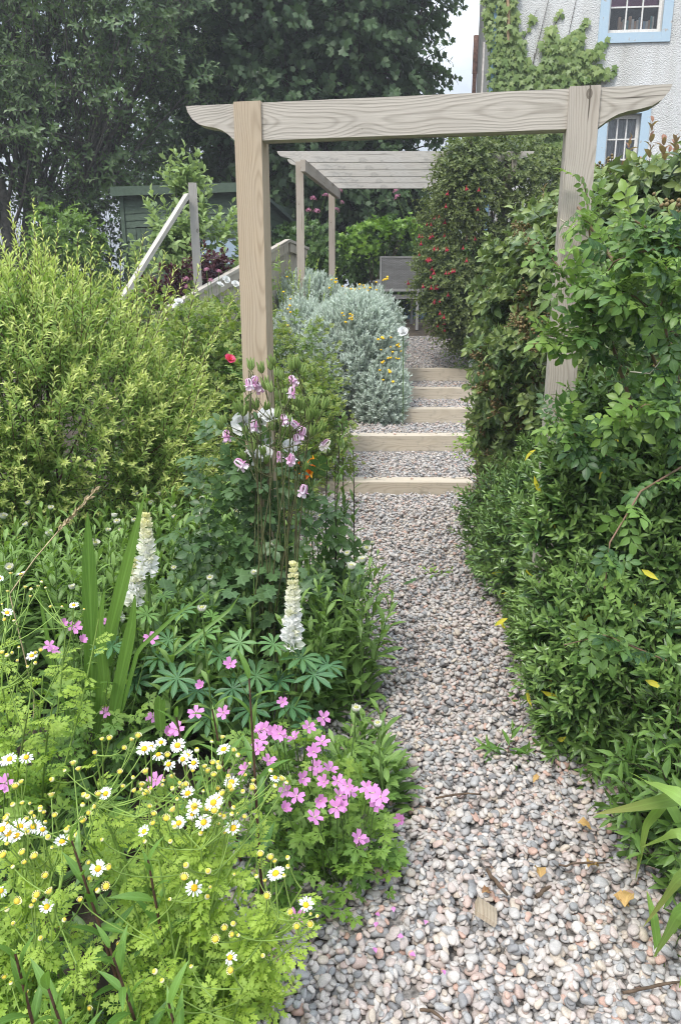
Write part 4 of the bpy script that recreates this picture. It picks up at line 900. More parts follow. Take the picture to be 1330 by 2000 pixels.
# ------------------------------------------------------------------ ivy on the house wall
M_HIVY = leaf_mat("wall_ivy_leaf", [(.085, .145, .03), (.14, .205, .05), (.21, .27, .075)], (.13, .22, .04), .45, .25, 0, .4)
def wall_ivy():
    rng = np.random.default_rng(71)
    t = thing("climbing_ivy", "yellow green climber spreading up the white house wall in two pointed arms", "climber", hm @ Vector((.4, -.1, 0)))
    ml, ms = MB(), MB()
    polys = [[(945, -30), (1004, -30), (1004, 55), (1018, 90), (1030, 125), (1042, 140), (1060, 120), (1062, 75), (1076, 60), (1090, 90), (1110, 72), (1128, 62), (1137, 78), (1125, 112), (1150, 105), (1172, 92), (1170, 104), (1140, 128), (1190, 140), (1180, 152), (1130, 160), (1110, 180), (1100, 330), (950, 330), (952, 180), (958, 130), (950, 70)]]
    def inside(x, y, pg):
        c = False; j = len(pg) - 1
        for i in range(len(pg)):
            if (pg[i][1] > y) != (pg[j][1] > y) and x < (pg[j][0] - pg[i][0]) * (y - pg[i][1]) / (pg[j][1] - pg[i][1]) + pg[i][0]: c = not c
            j = i
        return c
    pos = []
    while len(pos) < 4300:
        px, py = rng.uniform(940, 1195), rng.uniform(-30, 330)
        if py > 185 and rng.random() < .6: continue
        if inside(px + rng.normal(0, 4), py + rng.normal(0, 4), polys[0]):
            x, z = on_wall(px, py); pos.append((x, -.02 - abs(rng.normal(0, .07)), z))
    for line in ([(1075, 60), (1092, 35), (1096, 20)], [(1018, 85), (1035, 50), (1048, 18)], [(1130, 65), (1140, 45), (1145, 35)], [(1165, 95), (1172, 85), (1178, 78)], [(1180, 145), (1195, 140), (1204, 136)], [(960, 60), (957, 30), (960, 8)]):
        L3 = [Vector((*(lambda q: (q[0], -.02, q[1]))(on_wall(*q)),)) for q in line]
        tubes(ms, np.array([[hm @ q for q in L3]]), [.008, .006, .003], 4)
        for _ in range(12):
            k = rng.uniform(0, 1) ** 1.5; q = L3[0].lerp(L3[1], k * 2) if k < .5 else L3[1].lerp(L3[2], k * 2 - 1); pos.append((q.x + rng.normal(0, .03), -.03, q.z + rng.normal(0, .03)))
    pos = np.array(pos); n = len(pos); M3 = np.array(hm.to_3x3()); W = pos @ M3.T + np.array(hm.translation)
    D = np.stack([rng.normal(0, .45, n), -rng.uniform(.1, .6, n), -np.ones(n)], -1) @ M3.T; N = np.stack([rng.normal(0, .25, n), -np.ones(n), rng.uniform(0, .6, n)], -1) @ M3.T
    inst(ml, T_ivy, W, frames(unit(D), N), .12 * rng.uniform(.55, 1.25, n), np.clip(.5 + .25 * wob(W, 3) + rng.normal(0, .2, n), 0, 1))
    for _ in range(26):
        xa = rng.uniform(.0, 1.5); h = rng.uniform(2.5, 6); q = np.array([[hm @ Vector((xa * .5 + rng.normal(0, .1) + i * (xa * .5) / 5, -.02, h * i / 5)) for i in range(6)]]); tubes(ms, q, [.014, .012, .01, .008, .006, .004], 4)
    x, z = on_wall(990, 90); x2, z2 = on_wall(985, -40); tubes(ms, np.array([[hm @ Vector((x, -.16, z)), hm @ Vector(((x + x2) / 2 + .02, -.17, (z + z2) / 2)), hm @ Vector((x2, -.16, z2))]]), [.03, .028, .026], 6, mat=1)
    part("foliage", ml, M_HIVY, t); part("stems", ms, [BARKD, plain("bare_pale_stem", (.38, .26, .15), .8)], t)
wall_ivy()
# ------------------------------------------------------------------ cotoneaster hedge, right
M_COT = leaf_mat("cotoneaster_leaf", [(.042, .082, .032), (.075, .13, .044), (.14, .195, .058)], (.23, .28, .08), .38, .2, .25, .5, under=(.15, .20, .10))
M_BERRY = plain("brown_berry", (.20, .115, .055), .6, .4, 30, col2=(.27, .22, .09))
mb = MB(); rng = np.random.default_rng(5); v, f = ICO[2]
pp = rng.normal(0, 1, (26, 3)) * np.array([.032, .032, .018])
for q in pp: mb.add(v * rng.uniform(.0055, .008) + q, f)
tubes(mb, bez(np.zeros((26, 3)) + np.array([0, 0, -.06]), pp, np.zeros(3), 3), .0015, 3)
BERRY = mb.mesh("berry_cluster", M_BERRY)
T_cot = leaf(4, .46, 'oval', .2, .4, .05)
M_RSH = leaf_mat("bronze_young_leaf", [(.17, .085, .055), (.22, .15, .07)], (.25, .115, .075), .45, .25, .15, under=(.3, .22, .17))
def young(t, ml, ms, p, nn, d, rng):
    top = np.where((nn[:, 2] > .72))[0]; js = rng.choice(top, 32, replace=False); mr = MB()
    shoots(mr, ms, p[js], unit(np.array([0, 0, 1]) + rng.normal(0, .18, (32, 3))), rng.uniform(.10, .26, 32), 8, T_cot, .062, rng, (45, 15), .2, .0, size=(1, .8)); part("young_leaves", mr, M_RSH, t)
t, p, nn, d, rng = shrub("cotoneaster_hedge", "tall hedge of ribbed dark oval leaves and brown berry clusters behind the right arch post", "hedge", gb(1.75, 4.9),
    [((1.72, 5.0, 1.35), (.90, 1.1, 1.15)), ((1.78, 4.2, 1.45), (.80, .9, 1.05)), ((2.3, 4.0, 1.60), (.9, .8, 1.0)), ((1.45, 5.3, .95), (.52, .6, .85))], 2300, .2, 9, T_cot, .098, M_COT, 81, amp=.10, freq=3.2, up=.25, rnd=.4, phi=(75, 40), droop=.3, size=(1.05, .6), age=(-.15, .75), branches=60, br=.014, fill=1500, upmix=.15, inner=.3, sr=.0022, extra=young)
ok = np.where((nn[:, 1] < .1) & (nn[:, 2] > -.5))[0]
for j in rng.choice(ok, 100, replace=False): put("berry_cluster", BERRY, t, p[j] + d[j] * .01, d[j] + rng.normal(0, .3, 3), rng.uniform(0, 6), rng.uniform(.8, 1.4))
M_LG = leaf_mat("light_shrub_leaf", [(.11, .20, .035), (.16, .27, .05), (.22, .34, .07)], (.28, .40, .09), .45, .3, .1)
shrub("light_green_shrub", "small bright green leafy shrub reaching over the second step from the right", "shrub", gb(1.45, 5.9), [((1.28, 5.85, .66), (.36, .32, .32)), ((1.06, 5.75, .62), (.20, .2, .16))], 210, .30, 12, T_oval2, .055, M_LG, 82, up=.3, branches=14, phi=(60, 35), inner=.7)
M_OLIVE = leaf_mat("dull_olive_leaf", [(.05, .075, .022), (.085, .115, .035), (.12, .14, .045)], (.18, .13, .055), .5, .25, 0)
shrub("olive_shrub", "dull olive shrub with brownish tips between the steps and the hebe hedge", "shrub", gb(1.3, 5.35), [((1.27, 5.35, .42), (.34, .33, .46)), ((1.5, 5.1, .5), (.35, .35, .5))], 420, .2, 12, T_small, .032, M_OLIVE, 83, up=.4, branches=14, fill=200)

# ------------------------------------------------------------------ hebe hedge
M_HEBE = leaf_mat("hebe_leaf", [(.024, .064, .02), (.046, .108, .028), (.072, .15, .034), (.11, .19, .045)], (.22, .33, .09), .3, .2, .25, .6, under=(.12, .19, .06))
M_YEL = leaf_mat("yellowed_leaf", [(.52, .46, .035), (.60, .52, .06)], None, .45, .3, .1)
def hebe(label, loc, blobs, n, seed, yellow=0, ll=.066):
    t, p, nn, d, rng = shrub("hebe_bush", label, "bush", loc, blobs, n, .19, 16, T_hebe, ll, M_HEBE, seed, "hebe bushes along the right of the path", amp=.13, freq=4.5, up=.45, rnd=.4, phi=(70, 28), droop=.05, opp=True, size=(1.05, .55), age=(-.1, .85), branches=40, br=.009, fill=int(n * .5), inner=.45, sr=.002, upmix=.1)
    if yellow:
        ml = MB(); js = rng.choice(np.where(nn[:, 1] < .1)[0], yellow, replace=False); D = unit(rdir(rng, yellow) + nn[js] * .5); inst(ml, T_hebe, p[js] + d[js] * .05, frames(D, nn[js] + np.array([0, -.4, .4])), ll * 1.1 * rng.uniform(.8, 1.2, yellow), rng.random(yellow)); part("yellow_leaves", ml, M_YEL, t)
hebe("farthest hebe bush reaching towards the end of the lowest step", gb(1.15, 4.65), [((1.18, 4.45, .28), (.46, .5, .42)), ((1.55, 4.4, .5), (.5, .5, .58))], 620, 91)
hebe("dark glossy hebe bush bulging over the path where it is narrowest", gb(1.3, 3.75), [((1.20, 3.85, .40), (.46, .5, .55)), ((1.3, 3.45, .5), (.46, .45, .6))], 950, 92, 14)
hebe("large hebe bush below the right arch post with many yellowed leaves", gb(1.35, 2.85), [((1.22, 2.62, .60), (.44, .40, .66)), ((1.5, 2.75, .75), (.50, .45, .55)), ((1.08, 3.0, .30), (.34, .35, .36)), ((.98, 2.5, .38), (.31, .30, .46)), ((.95, 2.60, .88), (.29, .20, .54)), ((1.2, 2.5, .95), (.3, .25, .4))], 3000, 93, 62)
hebe("nearest hebe bush at the right edge of the photograph above the strap leaves", gb(1.5, 2.2), [((1.32, 2.25, .35), (.42, .40, .45)), ((1.6, 2.3, .65), (.42, .4, .55))], 1000, 94, 16)
hebe("hebe bush rising tallest at the back of the hedge under the climbing rose", gb(1.95, 3.3), [((1.95, 3.3, .75), (.55, .7, .75))], 600, 95, 6)

# ------------------------------------------------------------------ climbing rose on the right arch post
def rose_leaf(n=7, w=.55):
    it = [(leaf(3, w, 'oval', .15, .25), (0, .62, 0), (0, 1, -.1), (0, 0, 1), .38)]
    for k in range((n - 1) // 2):
        y = .52 - k * .2; s = .33 - .03 * k
        for sg in (-1, 1): it.append((leaf(3, w, 'oval', .15, .25), (sg * .01, y, 0), (sg * .85, .5, -.05), (0, 0, 1), s))
    it.append((leaf(1, .03, 'strap', 0, .05), (0, 0, 0), (0, 1, 0), (0, 0, 1), .65))
    return compose(it)
T_rose = rose_leaf(7); T_rose5 = rose_leaf(5, .62)
M_ROSE = leaf_mat("rose_leaf", [(.026, .062, .028), (.045, .10, .034), (.085, .165, .036), (.155, .26, .05)], (.24, .34, .07), .42, .3, .15, .4, under=(.17, .25, .10))
M_CANE = plain("rose_cane", (.20, .17, .07), .55, .4, 18, col2=(.22, .12, .085))
def cane_pts(pix, k=22):
    q = np.array([P(px, py, Y) for px, py, Y in pix]); s = np.linspace(0, len(q) - 1, k); i = np.minimum(s.astype(int), len(q) - 2); f = (s - i)[:, None]
    f2 = f * f * (3 - 2 * f) * .4 + f * .6; return q[i] * (1 - f2) + q[i + 1] * f2
def rose(name, label, loc, canes, seed, leafmat, tpl, ll, per=18, extra=None, size=1.0):
    rng = np.random.default_rng(seed); t = thing(name, label, "climber" if "climb" in name else "rose", loc); ml, mc = MB(), MB()
    for pix, r, dens in canes:
        q = cane_pts(pix); tubes(mc, q, r * np.linspace(1, .45, len(q)), 6, .5)
        n = int(per * dens); s = rng.uniform(0.05, 1, n) * (len(q) - 1.001); i = s.astype(int); b = q[i] + (q[i + 1] - q[i]) * (s - i)[:, None]; T = unit(q[i + 1] - q[i])
        D = unit(T * .4 + rdir(rng, n) * .9 + np.array([0, -.45, -.15])); N = rng.normal(0, .35, (n, 3)) + np.array([0, -.5, .8])
        inst(ml, tpl, b, frames(D, N), ll * rng.uniform(.65, 1.2, n) * size, np.clip(rng.random(n) * .8 + .2 * (s / len(q)), 0, 1), np.clip(s / len(q) - .3, 0, 1) * rng.random(n))
    if extra is not None:
        p, nn = extra(rng); n = len(p); D = unit(rdir(rng, n) + nn * .6 + np.array([0, 0, -.15])); N = nn + np.array([0, -.2, .6]) + rng.normal(0, .35, (n, 3)); inst(ml, tpl, p, frames(D, N), ll * rng.uniform(.6, 1.15, n), rng.random(n) * .75, 0)
    part("foliage", ml, leafmat, t); part("canes", mc, M_CANE, t); return t, rng
cn = [([(1400, 900, 2.6), (1282, 617, 2.55), (1250, 578, 2.5), (1212, 532, 2.5), (1165, 462, 2.6), (1128, 405, 2.72)], .011, 1.6), ([(1420, 560, 2.4), (1330, 494, 2.3), (1285, 460, 2.3), (1232, 428, 2.3)], .008, 1.5),
      ([(1260, 860, 2.45), (1232, 790, 2.4), (1200, 690, 2.4), (1188, 650, 2.4), (1145, 598, 2.4), (1105, 540, 2.45), (1060, 483, 2.5)], .007, 1.8), ([(1300, 760, 2.4), (1250, 640, 2.35), (1200, 610, 2.35), (1120, 660, 2.4), (1060, 655, 2.45)], .005, 1.3),
      ([(1400, 500, 2.2), (1320, 480, 2.2), (1260, 490, 2.25), (1200, 510, 2.3), (1165, 560, 2.4)], .005, 1.2), ([(1380, 700, 2.3), (1300, 640, 2.25), (1240, 580, 2.25), (1180, 560, 2.3)], .005, 1.2), ([(1380, 880, 2.2), (1320, 800, 2.15), (1260, 790, 2.15), (1200, 830, 2.2)], .005, 1.4),
      ([(1180, 640, 2.6), (1160, 560, 2.7), (1150, 450, 2.75), (1145, 380, 2.78), (1135, 345, 2.8)], .005, .5), ([(1350, 900, 2.3), (1250, 960, 2.05), (1190, 1060, 1.98), (1180, 1150, 1.95)], .004, .4), ([(1330, 760, 2.2), (1310, 700, 2.15), (1290, 600, 2.1), (1300, 520, 2.1)], .005, 1.4),
      ([(1300, 1290, 2.0), (1180, 1240, 1.95), (1100, 1260, 1.98)], .003, .3), ([(1200, 900, 2.35), (1130, 860, 2.35), (1080, 800, 2.4)], .004, .9)]
def rose_extra(rng): return tips([((1.55, 2.9, 1.22), (.42, .32, .52)), ((1.35, 2.75, 1.2), (.28, .22, .38))], 220, rng, .15, 4, -.3, None, .5)
t, rng = rose("climbing_rose", "climbing rose with light green leaflets and long canes sprawling across the right arch post", gb(1.3, 2.95), cn, 101, M_ROSE, T_rose, .115, 42, rose_extra)
# pale twine tied round the post, and a loose hanging length of it
M_TW = plain("twine", (.50, .46, .36), .9)
def twine(lab, org, runs):
    mb = MB()
    for pix in runs: tubes(mb, cane_pts(pix, 16), .0022, 4)
    tag(part("garden_twine", mb, M_TW, None, org), lab, "twine", "pale twine in the climbing rose")
twine("pale twine crossing the upper right arch post and tied back to a rose cane", P(1140, 450, 2.8), ([(1093, 428, 2.83), (1125, 450, 2.8), (1160, 472, 2.7), (1190, 497, 2.6), (1215, 525, 2.5)], [(1093, 446, 2.83), (1118, 440, 2.81), (1125, 450, 2.8), (1145, 418, 2.82), (1158, 421, 2.82)]))
twine("loose curling end of pale twine hanging in the rose right of the arch post", P(1280, 650, 2.25), ([(1335, 550, 2.2), (1279, 573, 2.25), (1285, 600, 2.25), (1300, 630, 2.25), (1303, 665, 2.25), (1300, 690, 2.25), (1270, 730, 2.25), (1230, 726, 2.3)],))

# ------------------------------------------------------------------ right foreground: dark leafy growth and strap leaves
M_UG = leaf_mat("undergrowth_leaf", [(.03, .07, .016), (.055, .115, .024), (.09, .165, .034)], (.13, .22, .05), .42, .25, .15)
shrub("leafy_undergrowth", "dark leafy growth spilling on the pebbles below the nearest hebe", "plant", gb(1.15, 1.85), [((1.05, 1.88, .2), (.24, .35, .3)), ((1.10, 1.52, .15), (.22, .28, .26)), ((.98, 2.4, .14), (.22, .3, .22)), ((1.3, 1.8, .3), (.3, .4, .35))], 480, .2, 10, T_lance, .085, M_UG, 111, up=.3, phi=(65, 35), branches=12, fill=160, inner=.6)
M_STRAP = leaf_mat("strap_leaf", [(.10, .20, .04), (.16, .28, .06), (.24, .36, .09)], (.42, .38, .14), .45, .35, .1)
T_strap = leaf(10, .105, 'strap', .12, .0)
def strap_leaf(ml, pix, w, rnd, rng, age=0.0):
    q = cane_pts(pix, 14); T = unit(np.gradient(q, axis=0)); v = np.linspace(0, 1, 14); h = w * prof('strap', v); h[-1] = .0005
    S = unit(np.cross(T, np.array([[.2, -.75, .6]]))); N = np.cross(S, T); V = []
    for i in range(14):
        for sg in (-1, 0, 1): V.append(q[i] + S[i] * sg * h[i] + N[i] * (abs(sg) * h[i] * .25))
    F = []
    for i in range(13): a = i * 3; F += [(a, a + 1, a + 4, a + 3), (a + 1, a + 2, a + 5, a + 4)]
    uv = np.array([[sg * .5 + .5, x] for x in v for sg in (-1, 0, 1)]); ml.add(V, np.array(F), uv, rnd, np.repeat(age * v ** 3, 3))
t = thing("strap_leaved_plant", "plant with long pale green strap leaves arching over the pebbles at the right edge", "plant", gb(1.22, 1.45)); ml = MB(); rng = np.random.default_rng(112)
for pix, w, a in (([(1400, 1720, 1.6), (1390, 1600, 1.6), (1330, 1556, 1.62), (1240, 1575, 1.7), (1160, 1590, 1.78)], .019, .9), ([(1410, 1740, 1.55), (1400, 1620, 1.5), (1320, 1550, 1.55), (1262, 1527, 1.65), (1228, 1508, 1.75)], .02, .2), ([(1400, 1750, 1.55), (1360, 1650, 1.5), (1320, 1625, 1.5), (1250, 1655, 1.58)], .016, .3),
                  ([(1420, 1750, 1.5), (1370, 1690, 1.45), (1320, 1720, 1.45), (1255, 1810, 1.5)], .02, .9), ([(1420, 1800, 1.45), (1370, 1760, 1.4), (1320, 1790, 1.4), (1275, 1870, 1.42)], .024, .3), ([(1430, 1850, 1.4), (1390, 1820, 1.33), (1345, 1860, 1.3), (1325, 1930, 1.3)], .016, .3), ([(1380, 1700, 1.6), (1300, 1560, 1.7), (1260, 1610, 1.72), (1240, 1720, 1.72)], .016, .4),
                  ([(1420, 1600, 1.5), (1380, 1480, 1.5), (1330, 1440, 1.55)], .018, .1), ([(1290, 1900, 1.5), (1275, 1790, 1.55), (1262, 1740, 1.6)], .012, .2)): strap_leaf(ml, pix, w, rng.random(), rng, a)
part("leaves", ml, M_STRAP, t)
# ================================================================== LEFT BED
# ------------------------------------------------------------------ spiraea
M_SPI = leaf_mat("spiraea_leaf", [(.13, .22, .05), (.20, .30, .07), (.29, .385, .11)], (.57, .60, .22), .5, .3, 0, .3, tmul=(1.3, 1.5, .8))
def tall(t, ml, ms, p, nn, d, rng):
    b, d_ = [], []
    for px, py, Y in ((65, 385, 4.0), (95, 470, 4.0), (178, 450, 4.1), (280, 455, 4.2), (195, 480, 4.1), (320, 485, 4.2), (395, 480, 4.2), (30, 430, 4.0), (250, 515, 4.2), (140, 500, 4.0), (10, 470, 3.9), (460, 555, 4.3), (350, 540, 4.0), (430, 620, 4.0), (60, 520, 3.9), (370, 640, 3.9), (400, 700, 3.8), (20, 400, 4.0), (45, 445, 3.9), (80, 425, 4.1), (112, 440, 4.0), (130, 470, 4.1), (152, 455, 4.2), (215, 500, 4.2), (235, 480, 4.1), (300, 500, 4.2), (340, 520, 4.2), (0, 440, 4.0), (70, 455, 3.9), (165, 500, 3.9), (265, 490, 4.0)):
        e = P(px, py, Y); dr = unit(np.array([(e[0] + 1.7) * .35, -.05, 1]) + rng.normal(0, .08, 3)); b.append(e - dr * .75); d_.append(dr)
    shoots(ml, ms, np.array(b), np.array(d_), .78, 46, T_lance2, .062, rng, (55, 30), .1, .06, size=(1.1, .5), age=(.1, 1), sr=.003)
shrub("spiraea_bush", "large arching bush of narrow yellow green leaves at the left", "bush", gb(-1.75, 4.2),
    [((-1.75, 4.15, 1.12), (.86, .8, .90)), ((-1.2, 4.2, .88), (.55, .62, .68)), ((-2.3, 4.1, 1.12), (.7, .7, .92))], 2300, .42, 30, T_lance2, .053, M_SPI, 121, amp=.10, freq=3, up=.75, rnd=.3, phi=(55, 25), droop=.22, size=(1.1, .55), age=(-.25, 1), branches=60, br=.009, fill=4500, inner=.5, sr=.002, bark=STEM_R, upmix=.3, extra=tall)
# ------------------------------------------------------------------ shrub roses behind the arch
M_ROSE2 = leaf_mat("shrub_rose_leaf", [(.06, .12, .025), (.10, .18, .035), (.16, .25, .045)], (.22, .26, .06), .5, .3, .1)
M_PINKR = leaf_mat("rose_pink", [(.60, .06, .16), (.68, .12, .22)], None, .55, .25, 0)
M_WROSE = leaf_mat("rose_white", [(.80, .78, .72), (.86, .85, .82)], None, .55, .3, 0, .2, tmul=(1, 1, .95))
def rose_flower(m, seed):
    rng = np.random.default_rng(seed); mb = MB()
    for ring, (n, ang, s) in enumerate(((6, 15, 1), (6, 42, .85), (5, 66, .65), (4, 82, .45))):
        a = np.arange(n) * 6.283 / n + ring * .5 + rng.normal(0, .1, n); D = np.stack([np.cos(a) * math.cos(R(ang)), np.sin(a) * math.cos(R(ang)), np.full(n, math.sin(R(ang)))], -1)
        N = np.stack([-np.cos(a) * math.sin(R(ang)), -np.sin(a) * math.sin(R(ang)), np.full(n, math.cos(R(ang)))], -1)
        inst(mb, leaf(3, .95, 'petal', .25, -.15), np.zeros((n, 3)), frames(D, N), .5 * s * rng.uniform(.9, 1.1, n), rng.random(n))
    return mb.mesh("flower", m)
RP = rose_flower(M_PINKR, 1); RW = rose_flower(M_WROSE, 2)
def rose_bush(label, loc, blobs, n, seed, fl, me, sz):
    t, p, nn, d, rng = shrub("rose_bush", label, "rose", loc, blobs, n, .30, 7, T_rose5, .10, M_ROSE2, seed, "shrub roses in the left bed", amp=.18, freq=3.5, up=.5, rnd=.45, phi=(70, 35), droop=.2, branches=30, br=.007, fill=int(n * .35), inner=.6)
    for px, py, Y in fl: put("flower", me, t, P(px, py, Y), rng.normal(0, .3, 3) + np.array([0, -.7, .6]), 0, sz)
rose_bush("leafy rose bush between the spiraea and the left arch post with one pink rose", gb(-.85, 5.4), [((-1.0, 5.5, .9), (.5, .5, .78)), ((-.62, 5.3, .68), (.45, .45, .62))], 620, 131, [(448, 703, 4.85)], RP, .075)
rose_bush("rose bush left of the lower steps with fine light leaves", gb(-.4, 6.9), [((-.42, 7.0, .78), (.45, .5, .72)), ((-.25, 6.5, .6), (.38, .4, .58)), ((-.8, 6.8, .9), (.45, .5, .75))], 620, 132, [(700, 600, 7.5)][:0], RP, .07)
rose_bush("trailing rose along the low fence with a few white blooms", gb(-1.6, 6.6), [((-1.55, 6.5, 1.12), (.65, .45, .72)), ((-1.0, 6.9, 1.2), (.5, .4, .62))], 600, 133, [(442, 547, 6.9), (460, 556, 6.9), (350, 591, 6.2), (346, 600, 6.2), (430, 558, 6.9)], RW, .075)
# a single white bloom on the silver mound
t = thing("white_rose", "single white bloom on a thin stem before the silver mound", "flower", gb(.75, 8.2)); h = P(787, 649, 8.25); ms = MB(); tubes(ms, bez(np.array(gb(.7, 8.3)), h, np.array([.0, -.05, .1]), 7), .004, 4); part("stem", ms, STEM_G, t); put("flower", RW, t, h, (-.1, -.8, .5), 0, .12)
# white rose at the arch foot
M_WRL = leaf_mat("white_rose_leaf", [(.05, .10, .035), (.08, .14, .05)], (.11, .18, .06), .4, .25, .15)
t = thing("white_rose_bush", "low rose bush with large white blooms at the foot of the left arch post", "rose", gb(-.42, 2.98)); rng = np.random.default_rng(135); ml, ms = MB(), MB()
for px, py, s in ((475, 826, .105), (489, 836, .10), (524, 818, .10), (506, 832, .085), (514, 872, .11), (500, 893, .10), (566, 874, .07), (560, 822, .06), (516, 888, .08)):
    h = P(px, py, 2.98 + rng.normal(0, .02)); put("flower", RW, t, h, rng.normal(0, .3, 3) + np.array([0, -.8, .5]), rng.uniform(0, 6), s); tubes(ms, bez(np.array(gb(-.4 + rng.normal(0, .05), 3.0)), h, rng.normal(0, .05, 3), 7), .004 * np.linspace(1, .6, 7), 5)
nl = 330; xb = np.stack([rng.uniform(-.50, -.22, 260), rng.uniform(2.86, 2.98, 260), rng.uniform(.08, 1.02, 260)], -1); inst(ml, T_rose5, xb, frames(unit(rdir(rng, 260) + np.array([0, -.3, -.1])), np.array([0, -.6, .6]) + rng.normal(0, .3, (260, 3))), .12 * rng.uniform(.7, 1.2, 260), rng.random(260)); p, nn = tips([((-.38, 2.93, .62), (.30, .17, .52)), ((-.2, 2.98, .5), (.25, .17, .45))], nl, rng, .15, 4, -.4, None, .6); inst(ml, T_rose5, p, frames(unit(nn + rdir(rng, nl) * .7), nn + np.array([0, -.2, .5])), .14 * rng.uniform(.7, 1.2, nl), rng.random(nl)); part("foliage", ml, M_WRL, t); part("canes", ms, STEM_G, t)

# ------------------------------------------------------------------ ox-eye daisies in bud
M_SH = leaf_mat("daisy_leaf", [(.075, .145, .035), (.115, .20, .05), (.16, .25, .07)], (.18, .28, .07), .45, .28, .2, .4)
T_sh = leaf(4, .24, 'obov', .16, .35)
M_BUDW = plain("bud_white", (.62, .62, .52), .7, .12, 40); M_BUDC = plain("bud_centre", (.38, .37, .12), .8, .25, 60); M_BUDG = plain("bud_green", (.09, .15, .045), .7, .2, 40)
def shasta_bud(s, open_):
    rng = np.random.default_rng(s); mb = MB(); v, f = ICO[2]
    up = v[:, 2] > -.05
    mb.add(v * np.array([.0105, .0105, .007]) + np.array([0, 0, .001]), f, mat=0)
    mb.add(v * np.array([.0068, .0068, .0045]) + np.array([0, 0, .0058]), f, mat=1)
    n = 15; a = np.arange(n) * 6.283 / n; D = np.stack([np.cos(a) * .45, np.sin(a) * .45, np.ones(n)], -1); N = np.stack([-np.cos(a), -np.sin(a), np.full(n, .4)], -1)
    inst(mb, leaf(2, .42, 'petal', .2, -.25), np.stack([np.cos(a), np.sin(a), a * 0], -1) * .0102 + np.array([0, 0, -.002]), frames(D, N), (.0105 if not open_ else .014) * rng.uniform(.85, 1.1, n), .5, mat=0)
    mb.add(v * np.array([.011, .011, .008]) + np.array([0, 0, -.0035]), f, mat=2)
    return mb.mesh("flower_bud", [M_BUDW, M_BUDC, M_BUDG])
SBUD = [shasta_bud(i, i == 2) for i in range(3)]
def shasta(label, loc, area, n, seed, buds, hz=(.5, .72), name="daisy_clump"):
    rng = np.random.default_rng(seed); t = thing(name, label, "daisy", loc, "tall daisy clumps in bud"); ml, ms = MB(), MB()
    n = int(n * 1.5)
    x = rng.uniform(area[0], area[1], n); y = rng.uniform(area[2], area[3], n); h = rng.uniform(*hz, n); b = np.stack([x, y, zg(x, y)], -1)
    d = unit(np.array([0, 0, 1.]) + rng.normal(0, .14, (n, 3))); shoots(ml, ms, b, d, h, 22, T_sh, .125, rng, (62, 28), .06, .03, False, (1.15, .5), (0, .8), .0035, .3)
    for px, py in buds:
        zz = rng.uniform(.60, .70); e = PZ(px, py, zz)
        yy = np.clip(e[1], area[2] - .1, area[3] + .15); e = P(px, py, yy); bb = np.array([e[0] + rng.normal(0, .07), e[1] + rng.normal(0, .05), 0]); bb[2] = float(zg(bb[0], bb[1]))
        cv = bez(bb, e, rng.normal(0, .03, 3), 7); tubes(ms, cv, .0032 * np.linspace(1.1, .7, 7), 4); dd = unit(cv[0, -1] - cv[0, -2]); put("flower_bud", SBUD[int(rng.integers(3))], t, e, dd + rng.normal(0, .15, 3) + np.array([0, -.15, 0]), 0, rng.uniform(.85, 1.35))
        shoots(ml, None, bb[None], unit(e - bb)[None], np.linalg.norm(e - bb) * .86, 12, T_sh, .09, rng, (55, 30), .2, 0, False, (1.1, .45), (0, .8))
    part("foliage", ml, M_SH, t); part("stems", ms, STEM_G, t)
shasta("daisy clump in bud at the left edge in front of the spiraea", gb(-1.6, 3.6), (-2.0, -1.25, 3.2, 3.85), 48, 141, [(34, 900), (55, 910), (18, 960), (56, 983), (115, 962), (100, 992), (8, 1010), (140, 958)])
shasta("daisy clump in bud in the middle of the bed under the spiraea", gb(-.95, 3.6), (-1.3, -.6, 3.2, 3.9), 52, 142, [(260, 916), (297, 908), (330, 906), (310, 966), (265, 966), (296, 983), (340, 990), (369, 967), (400, 964), (395, 974), (230, 960)])
shasta("daisy clump in bud just left of the columbine", gb(-.5, 3.3), (-.72, -.2, 2.85, 3.6), 40, 143, [(442, 911), (431, 917), (418, 966), (388, 1008), (402, 1030), (462, 1002), (340, 1010), (437, 1083), (478, 1060)])
shasta("daisy clump in bud behind the upright iris blades", gb(-1.3, 2.85), (-1.6, -.9, 2.45, 3.2), 50, 144, [(52, 1026), (99, 1043), (186, 1062), (224, 1008), (229, 1020), (212, 1036), (236, 1037), (262, 1017), (20, 1110), (142, 1148)])
shasta("daisy clump in bud between the two tall lupins", gb(-.55, 2.75), (-.85, -.3, 2.3, 2.95), 42, 145, [(340, 1110), (496, 1120), (410, 1130), (536, 1063), (395, 1190)], (.4, .6))
shasta("dark leaved daisy clump in bud at the edge of the pebble path", gb(.02, 3.0), (-.16, .10, 2.55, 3.3), 30, 146, [(619, 982), (626, 1009), (553, 993), (678, 1082), (714, 1072), (727, 1061), (708, 1095), (686, 1108), (645, 1055), (602, 1022)], (.45, .7))
shasta("low daisy plant with two dull buds at the path edge beside the pink geranium", gb(.13, 2.2), (.05, .18, 2.1, 2.35), 6, 147, [(695, 1385), (738, 1415)], (.2, .34))

